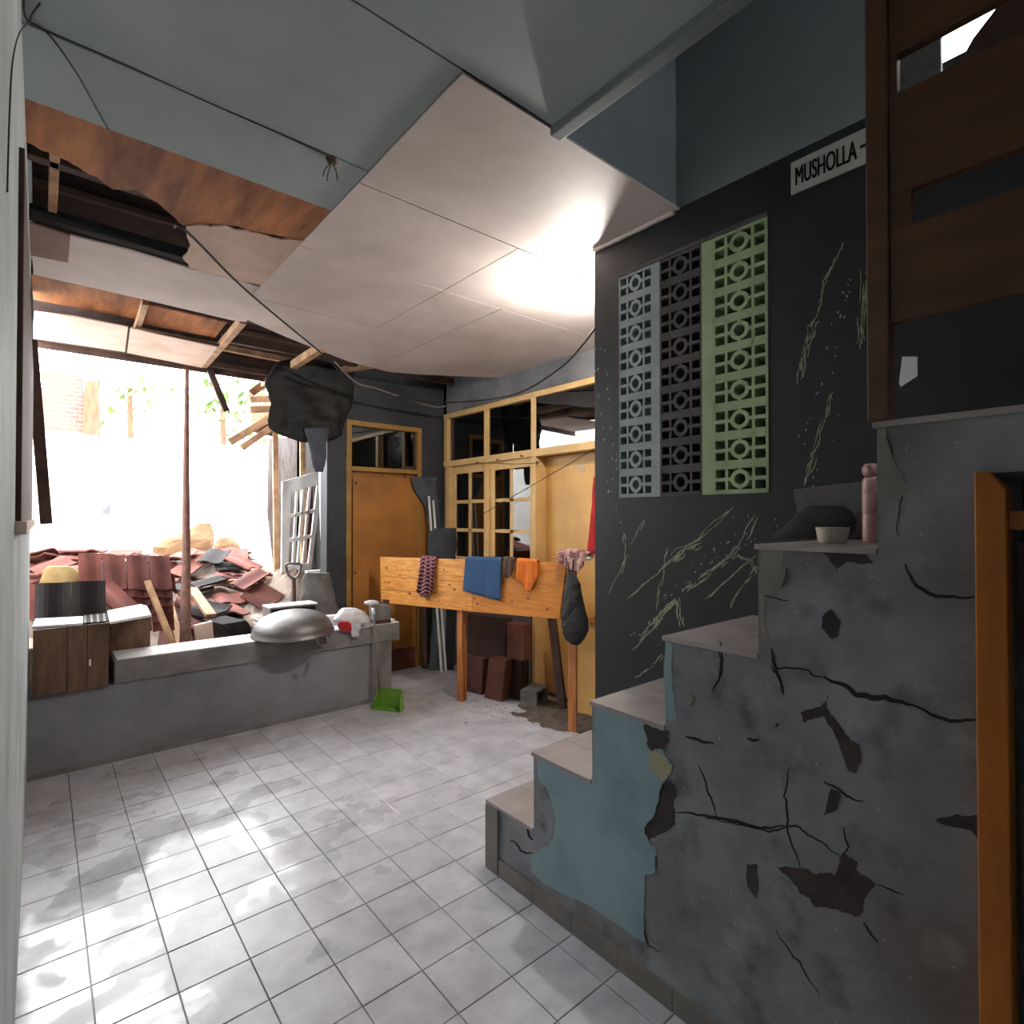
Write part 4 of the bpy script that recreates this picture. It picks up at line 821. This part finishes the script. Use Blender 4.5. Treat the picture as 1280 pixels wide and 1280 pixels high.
# =================================================================== ON THE STAIRS
tc = Vector((1.60, .579, SZ[4])); b = MB(); R = []
for r1, z in ((.036, 0), (.040, .006), (.046, .040), (.048, .042), (.044, .042), (.038, .008)): R.append([tc+Vector((r1*math.cos(t)*(1.0), r1*math.sin(t)*.85, z)) for t in [2*math.pi*k/28 for k in range(28)]])
b.rings(R); b.build('plastic_tub', 'tub', smooth=False, label='small pale plastic food tub standing on the fifth stair tread', cat='tub', bevel=.001)
bc = Vector((1.75, .535, SZ[4])); bt = root('pink_bottle', bc, 'slim pink bottle with rounded cap standing on the fifth stair tread', 'bottle')
MB().lathe([(0, 0), (.019, 0), (.021, .004), (.021, .075), (.0195, .078), (.021, .081), (.021, .13), (.0195, .133), (.021, .136), (.0205, .17), (.014, .182), (.0, .182)], bc, 24).build('body', 'pink_pipe', bt, smooth=True)
MB().lathe([(0, .182), (.016, .182), (.021, .192), (.021, .205), (.014, .216), (0, .218)], bc, 20).build('cap', 'pink_pipe', bt, smooth=True)
MB().prism([on(u, v, x=XW-.035) for u, v in [(991, 612), (1060, 604), (1110, 599), (1110, 674), (1000, 674), (996, 640)]], (.022, 0, 0)).build('cement_slab', 'grey_slab', bevel=.003, label='grey cement slab leaning on the dark wall behind the tub', cat='slab')
b = MB(); b.rings(loft([(632, 1008, 1056), (638, 1000, 1064), (650, 990, 1068), (662, 976, 1068), (673, 968, 1066)], ((1.86, .7, 1.4), Vector((-1, 0, 0))), .35, wob=.14, seed=16)); b.build('dark_rag_heap', 'dark_rag', smooth=True, label='heap of dark rags on the stair tread behind the tub', cat='rag')

# =================================================================== THE YARD
structure('yard_ground', MB().box(-3, 8, 4.85, 14, -.1, .12), 'yard_ground', 'pale bare ground of the yard behind the parapet', loc=(2, 8, 0))
structure('yard_strip', MB().box(-.25, 1.885, YP+.24, 4.85, -.1, .12), 'yard_ground', 'bare ground strip just behind the parapet', loc=(1, 4.5, 0))
structure('wall_yard_back', MB().box(-3, 4.0, 8.6, 8.75, 0, 2.45), 'yard_white', 'white sunlit wall closing the yard', loc=(1, 8.6, 0))
structure('wall_yard_left', MB().box(-.6, -.42, 4.28, 8.6, 0, 2.3), 'yard_white', 'white side wall of the yard on the left', loc=(-.5, 6, 0))
structure('wall_yard_right', MB().box(2.6, 2.75, 6.0, 8.6, 0, 1.9), 'yard_white', 'white side wall of the yard beside the door wall', loc=(2.65, 6, 0))
q = [on(u, v, y=8.597) for u, v in [(97, 558), (119, 558), (119, 690), (97, 690)]]
d4 = root('door_4', (q[0].x, 8.59, .1), 'grey door in the white yard wall', kind='structure'); MB().prism(q, (0, -.04, 0)).build('leaf', 'grey_door', d4)
q2 = [on(u, v, y=8.597) for u, v in [(127, 585), (137, 582), (137, 668), (127, 668)]]; MB().prism(q2, (0, -.03, 0)).build('shutter_leaf', 'grey_door', d4)
structure('wall_brick_far', MB().prism([on(u, v, y=9.3) for u, v in [(52, 463), (104, 470), (104, 545), (52, 545)]], (0, .2, 0)), 'far_brick', 'bare brick wall beyond the white yard wall')
MB().prism([on(u, v, y=9.2) for u, v in [(103, 545), (105, 490), (108, 476), (127, 474), (124, 490), (126, 545)]], (0, .25, 0)).build('brick_pillar', 'trunk', label='broken brown pillar standing beyond the white yard wall', cat='pillar', bevel=.02)
# heap
def sm(a, b, x): t = min(max((x-a)/(b-a), 0), 1); return t*t*(3-2*t)
def zh(x, y):
    z = .34+.62*min(max((y-4.35)/2.0, 0), 1)**.8 + .10*mnoise.noise(Vector((x*1.7, y*1.7, 3))) - .12*max(0, (x-1.6))
    z = max(z, (.66+.25*sm(4.56, 4.76, y))*sm(.62, .44, x)*sm(5.6, 5.1, y))                  # higher bank at the left
    z += .36*math.exp(-((x-.62)/.22)**2-((y-5.24)/.15)**2)                                # behind the sloping stack
    return z + .36*math.exp(-((x-1.80)/.24)**2-((y-5.24)/.17)**2)                         # under the window leaf
b = MB(); nx, ny = 34, 44; G = []
for i in range(nx+1):
    row = []
    for j in range(ny+1):
        x = -.4+2.25*i/nx; y = 4.306+4.2*j/ny; z = zh(x, y)+.05*mnoise.noise(Vector((x*7, y*7, 1)))
        if y < 4.9 and x > 1.86: z = min(z, .14)
        row.append((x, y, max(z, .1) if j < ny else .1))
    G.append(row)
b.rings(G, cap=False, closed=False); OBS.append(tree_of([v-Vector((0, 0, .015)) for v in b.v], b.f)); HEAP = b; b.build('rubble_heap', 'rubble', smooth=False, label='pale heap of broken rubble filling the yard', cat='rubble', kind='stuff', loc=(1, 6, .1))
# roof tiles
def tile_mesh(m):
    b = MB(); A = []; B_ = []
    for j in range(9):
        t = j/8; x = (t-.5)*.22; zz = .014*math.sin(t*2*math.pi); A.append((x, zz))
    b.rings([[(x, y, z) for x, z in A]+[(x, y, z-.012) for x, z in A[::-1]] for y in (-.14, .14)]); return b.mesh('clay_tile', m)
tm, dm = tile_mesh('terracotta'), tile_mesh('dark_tile')
def rtile(me, loc, rot, label, group, sc=(1, 1, 1)):
    o = inst('clay_tile', me, None, loc, rot, sc); tag(o, label, 'tile', group); OBS.append(tree_of(*tile_pose(me, loc, rot, sc))); return o
def tile_pose(me, loc, rot, sc=(1, 1, 1)):
    from mathutils import Euler
    M = Matrix.Translation(loc) @ Euler(rot).to_matrix().to_4x4() @ Matrix.Diagonal((*sc, 1)); return [M @ v.co for v in me.vertices], [tuple(p.vertices) for p in me.polygons]
def rest(me, loc, rot, lo=-.3, hi=.5, sc=(1, 1, 1)):
    vs, fs = tile_pose(me, loc, rot, sc); return Vector(loc)+Vector((0, 0, drop(vs, fs, lo, hi)))
for o in (ch, bx, sv): add_obs(o)
r = random.Random(33)
# sloping stack: four columns of six lapped tiles, each riding on the one below
PIT_ = math.radians(56.5); sl_ = Vector((0, math.cos(math.radians(70)), math.sin(math.radians(70))))
p0 = on(114, 766, y=4.80)
for row in range(6):
    for k in range(4):
        p = p0+Vector((.137*k, -.02*k, -.012*k))+sl_*(.060*row)
        rtile(tm, p, (PIT_, 0, 0), 'red clay roof tile lying in the sloping stack behind the chest', 'clay tiles in the sloping stack', (.6, 1, 1))
# dark tiles standing on edge, nested
p0 = on(283, 787, y=4.50)-Vector((.04, 0, 0)); rt_ = (math.radians(4), math.radians(66), .35); step = Vector((.0165, .0055, 0))
lift = min(drop(*tile_pose(dm, p0+step*k, rt_), -.25, .3) for k in range(10))
for k in range(10): rtile(dm, p0+step*k+Vector((0, 0, lift)), rt_, 'dark roof tile standing on edge in the row beside the ribbed box', 'dark tiles standing on edge')
# dark tiles standing behind the chest: two nested packs
for c_, n_ in ((0, 5), (1, 4)):
    p0 = on(66, 758, y=4.44)+Vector((.176*c_, -.008*c_, 0)); rt_ = (math.radians(78), 0, -.04)
    for k in range(n_): rtile(dm, p0+Vector((0, .0145*k, 0)), rt_, 'dark ridged roof tile standing behind the white board on the chest', 'dark tiles behind the chest', (.78, 1, 1))
# a narrow timber leaning on the face of the sloping stack
a = on(180, 724, y=4.95); c = on(222, 806, y=4.52); c.z = zh(c.x, c.y)-.01; d = 0
while d < .4 and hits(*(lambda q: (q.v, q.f))(MB().bar(a+Vector((0, -d, 0)), c+Vector((0, -d, .02)), .04, .022))): d += .004
b = MB().bar(a+Vector((0, -d, 0)), c+Vector((0, -d, .005)), .04, .022); OBS.append(tree_of(b.v, b.f)); b.build('timber', 'pale_timber', label='narrow pale timber sloping from the clay tile stack down to the parapet', cat='timber', bevel=.003)
# timbers lie on the heap
for (u0, v0, y0, u1, v1, y1, w, m, lb) in [
    (228, 724, 6.0, 330, 744, 5.4, .06, 'dark_timber', 'long dark timber lying behind the prop pole towards the ribbed box'), (240, 733, 5.8, 335, 752, 5.3, .07, 'pale_timber', 'long pale timber lying just below the long dark one'),
    (232, 738, 5.55, 318, 760, 5.05, .05, 'dark_timber', 'dark timber lying below the long pale timber by the prop pole'), (258, 722, 6.25, 335, 738, 5.85, .06, 'pale_timber', 'pale timber at the top of the heap pointing at the white window leaf'),
    (205, 745, 5.2, 228, 790, 4.55, .05, 'pale_timber', 'pale timber sloping down to the foot of the prop pole'), (240, 742, 5.1, 264, 780, 4.62, .07, 'pale_timber', 'wide pale timber sloping down to the pinkish stained slab'),
    (168, 700, 6.5, 205, 712, 6.3, .05, 'dark_timber', 'short dark timber on the ridge of the heap near the boulders'),
    (290, 752, 4.98, 330, 764, 4.80, .05, 'terracotta', 'reddish timber lying above the dark tiles standing on edge'), (252, 757, 4.95, 272, 788, 4.62, .05, 'terracotta', 'short reddish timber standing behind the pinkish stained slab'),
    (318, 705, 6.05, 336, 716, 5.75, .07, 'pale_timber', 'short pale timber at the foot of the white window leaf'), (290, 716, 6.4, 328, 710, 6.5, .05, 'dark_timber', 'dark timber lying level beside the lumpy boulder')]:
    a, c = on(u0, v0, y=y0), on(u1, v1, y=y1); a.z = zh(a.x, a.y); c.z = zh(c.x, c.y); b = MB().bar(a, c, w, .03); d = drop(b.v, b.f, -.06, .5); b.v = [v+Vector((0, 0, d)) for v in b.v]
    OBS.append(tree_of(b.v, b.f)); b.build('timber', m, label=lb, cat='timber', bevel=.003)
b = MB().prism([on(u, v, y=4.40) for u, v in [(243, 783), (267, 777), (271, 806), (250, 812)]], (0, .035, 0)); b.v = [Vector((v.x, v.y, v.z if v.z > .58 else zh(v.x, 4.42)-.012)) for v in b.v]; b.v = [v+Vector((0, .12*(v.z-.40), 0)) for v in b.v]
OBS.append(tree_of(b.v, b.f)); b.build('stained_slab', 'pink_board', label='pinkish stained slab leaning at the foot of the heap behind the parapet', cat='slab', bevel=.006)
b = MB(); b.rings(loft([(712, 60, 87), (718, 53, 96), (728, 51, 99), (740, 53, 99), (752, 56, 96)], ((.3, 4.80, .8), Vector((0, -1, 0))), .45, wob=.12, seed=22)); d = drop(b.v, b.f, -.15, .2)-.012; b.v = [v+Vector((0, 0, d)) for v in b.v]
OBS.append(tree_of(b.v, b.f)); b.build('cream_sack', 'cream_sack', smooth=True, label='crumpled cream sack lying behind the dark tiles', cat='sack')
b = MB(); b.rings(loft([(654, 248, 263), (664, 236, 267), (674, 206, 268), (684, 192, 266), (702, 190, 258)], ((1, 7.6, 1), Vector((0, -1, 0))), .5, wob=.1, seed=23)); OBS.append(tree_of(b.v, b.f)); b.build('boulder', 'tan_rock', label='long tan boulder on the far side of the rubble heap', cat='rock')
b = MB(); b.rings(loft([(672, 276, 288), (682, 266, 300), (694, 266, 310), (712, 268, 313)], ((1.5, 7.2, 1), Vector((0, -1, 0))), .6, wob=.16, seed=24)); OBS.append(tree_of(b.v, b.f)); b.build('boulder', 'tan_rock', label='lumpy tan boulder on the heap towards the white grille', cat='rock')
# prop pole
pl_ = MB().tube([on(231.5, 815, y=4.36), on(232, 760, y=4.52), on(233, 700, y=4.70), on(232.5, 600, y=4.93), on(233.5, 480, y=5.12), on(234, 462, y=5.14)], [.036, .033, .028, .024, .016, .014], 10).build('prop_pole', 'pole_wood', smooth=True, label='rough reddish wooden pole propping the eave behind the parapet', cat='pole'); add_obs(pl_)
for (u, v) in [(120, 708), (135, 707), (150, 708), (165, 709), (62, 712), (78, 713), (92, 714), (105, 712)]:
    rot = (.2+r.uniform(-.1, .1), r.uniform(-.1, .1), 1.4+r.uniform(-.2, .2)); p = rest(tm, on(u, v, y=6.35), rot); rtile(tm, p, rot, 'red roof tile on the top ridge of the rubble heap', 'tiles on the heap ridge')
for k in range(85):
    best = None; me = tm if r.random() < .8 else dm
    for t in range(9):
        u = r.uniform(45, 330); y = 4.62+2.3*r.random()**1.1; x = on(u, 700, y=y).x
        if x > 1.70 or x < -.25: continue
        sx = (zh(x+.1, y)-zh(x-.1, y))/.2; sy = (zh(x, y+.1)-zh(x, y-.1))/.2
        yw = r.uniform(-1.5, 1.5); cx, sx_ = math.cos(yw), math.sin(yw); rot = (math.atan(sy*cx-sx*sx_)*.9+r.uniform(-.22, .22), -math.atan(sx*cx+sy*sx_)*.9+r.uniform(-.22, .22), yw); z0_ = zh(x, y)
        p = rest(me, (x, y, z0_), rot, -.02, .45)
        if best is None or p.z-z0_ < best[0]: best = (p.z-z0_, p, rot)
    rtile(me, best[1], best[2], 'loose roof tile tumbled on the rubble heap', 'loose tiles on the rubble heap')
# white grille leaf, window post, boards by the door wall
gr = root('grille_leaf', on(380, 712, y=5.2), 'white wooden window leaf with small lights leaning beside the door wall', 'window leaf')
GA, GB, GC, GD = (353, 602), (405, 587), (389, 712), (352, 716)
def gp(s, t): return lerp(lerp(GA, GB, s), lerp(GD, GC, s), t)
def gbar(s0, t0, s1, t1, name): MB().prism([on(*gp(s0, t0), y=5.2), on(*gp(s1, t0), y=5.2), on(*gp(s1, t1), y=5.2), on(*gp(s0, t1), y=5.2)], (0, .03, 0)).build(name, 'grille_white', gr)
gbar(0, 0, 1, .14, 'top_rail'); gbar(0, .93, 1, 1, 'bottom_rail'); gbar(0, .14, .22, .93, 'stile'); gbar(.88, .14, 1, .93, 'stile')
for s in (.385, .545, .71): gbar(s-.03, .14, s+.03, .93, 'glazing_bar')
for t in (.40, .66): gbar(.22, t-.018, .88, t+.018, 'glazing_bar')
wp = root('white_window_frame', on(407, 718, y=4.842), 'white window frame post at the broken edge of the door wall', 'frame')
MB().prism([on(u, v, y=4.842) for u, v in [(401, 585), (411, 540), (413, 720), (405, 722)]], (0, .06, 0)).build('post', 'grille_white', wp, bevel=.003); MB().prism([on(u, v, y=4.842) for u, v in [(384, 714), (405, 712), (405, 720), (384, 721)]], (0, .06, 0)).build('sill', 'grille_white', wp, bevel=.003)
q_ = [on(u, v, y=5.5) for u, v in [(384, 600), (391, 598), (391, 716), (384, 716)]]; q_[2].z = q_[3].z = .12
MB().prism(q_, (0, .03, 0)).build('red_brown_board', 'terracotta', label='dark red-brown board standing behind the white window leaf', cat='board')
b = MB(); b.rings(loft([(716, 382, 412), (725, 378, 414), (740, 377, 417), (752, 376, 420), (764, 375, 426), (800, 374, 428), (862, 374, 428)], ((1.9, 4.66, .7), Vector((0, -1, 0))), .35, wob=.08, seed=26)); b.build('broken_wall_stub', 'concrete', label='broken grey concrete stub at the foot of the dark pillar', cat='concrete')
# black sheet and hanging flaps
bs = root('black_sheet', on(390, 545, y=4.6), 'black plastic sheet hanging from the roof beside the dark pillar', 'sheet')
b = MB(); b.rings(loft([(440, 396, 446), (452, 352, 448), (470, 343, 446), (490, 338, 442), (510, 333, 438), (525, 331, 434), (536, 336, 430), (545, 352, 424), (553, 376, 402)], ((1.9, 4.6, 2.3), Vector((0, -1, 0))), .10, wob=.16, seed=27, n=40)); b.build('sheet_body', 'black_plastic', bs, smooth=True)
b = MB(); b.rings(loft([(535, 380, 412), (552, 384, 409), (572, 388, 408), (590, 394, 404)], ((1.9, 4.56, 2.3), Vector((0, -1, 0))), .25, wob=.1, seed=28)); b.build('sheet_flap', 'grey_cloth', bs, smooth=True)
# wreck of the neighbouring roof
wf = root('wrecked_roof', on(345, 700, y=5.6), 'wreck of a timber roof with broken rafters beside the black sheet', 'roof wreck')
for (u0, v0, u1, v1, y, w, m, nm) in [(287, 553, 338, 522, 5.6, .07, 'pale_timber', 'rafter'), (302, 560, 346, 530, 5.6, .06, 'pale_timber', 'rafter'), (313, 492, 352, 462, 5.3, .06, 'pale_timber', 'rafter'),
                                  (312, 500, 350, 497, 5.5, .06, 'pale_timber', 'batten'), (312, 512, 348, 511, 5.5, .06, 'pale_timber', 'batten'), (378, 545, 379, 716, 5.45, .05, 'pale_timber', 'post'), (343, 470, 346, 740, 5.62, .05, 'pale_timber', 'post')]:
    MB().bar(on(u0, v0, y=y), on(u1, v1, y=y+.05), w, .035, up=(0, -1, 0)).build(nm, m, wf, bevel=.003)
MB().prism([on(u, v, y=5.65) for u, v in [(311, 508), (342, 500), (342, 546), (316, 540)]], (0, .02, 0)).build('lining_panel', 'pink_board', wf)
MB().bar(on(262, 462, y=5.18), on(283, 514, y=5.23), .05, .035, up=(0, -1, 0)).build('dangling_batten', 'dark_timber', label='dark batten dangling from the eave', cat='timber', bevel=.003)
MB().prism([on(u, v, y=6.2) for u, v in [(336, 548), (400, 545), (402, 800), (352, 800), (334, 640)]], (0, .01, 0)).build('rusty_sheet', 'tin', label='rusty corrugated metal sheet standing behind the white window leaf', cat='metal sheet')
# trees beyond the wall
def tree(u, v0, v1, y, spread, n, label, seed):
    r = random.Random(seed); c = on(u, (v0+v1)/2, y=y); hh = on(u, v0, y=y).z-on(u, v1, y=y).z
    t = root('tree', (c.x, y, .1), label, 'tree'); MB().tube([(c.x+.1, y, .1), (c.x+.03, y, c.z*.6), (c.x, y, c.z+.1)], [.09, .07, .03], 8).build('trunk', 'trunk', t, smooth=True)
    b = MB()
    for k in range(n):
        p = c+Vector((r.gauss(0, spread), r.gauss(0, spread), r.gauss(0, hh*.35))); d = Vector((r.uniform(-1, 1), r.uniform(-1, 1), r.uniform(-.9, .1))).normalized(); l = r.uniform(.12, .24); s = d.cross(Vector((0, 0, 1))).normalized()*l*.22
        b.add([p, p+d*l*.5+s, p+d*l, p+d*l*.5-s], [(0, 1, 2), (0, 2, 3)])
    b.build('foliage', 'leaf', t)
tree(278, 468, 532, 10.2, .28, 170, 'leafy green tree beyond the yard wall near the eave corner', 41)
tree(162, 470, 515, 10.6, .22, 80, 'small yellow-green tree beyond the yard wall beside the brown pillar', 42)
tree(345, 470, 540, 9.8, .35, 160, 'leafy green tree beyond the yard partly behind the black sheet', 43)
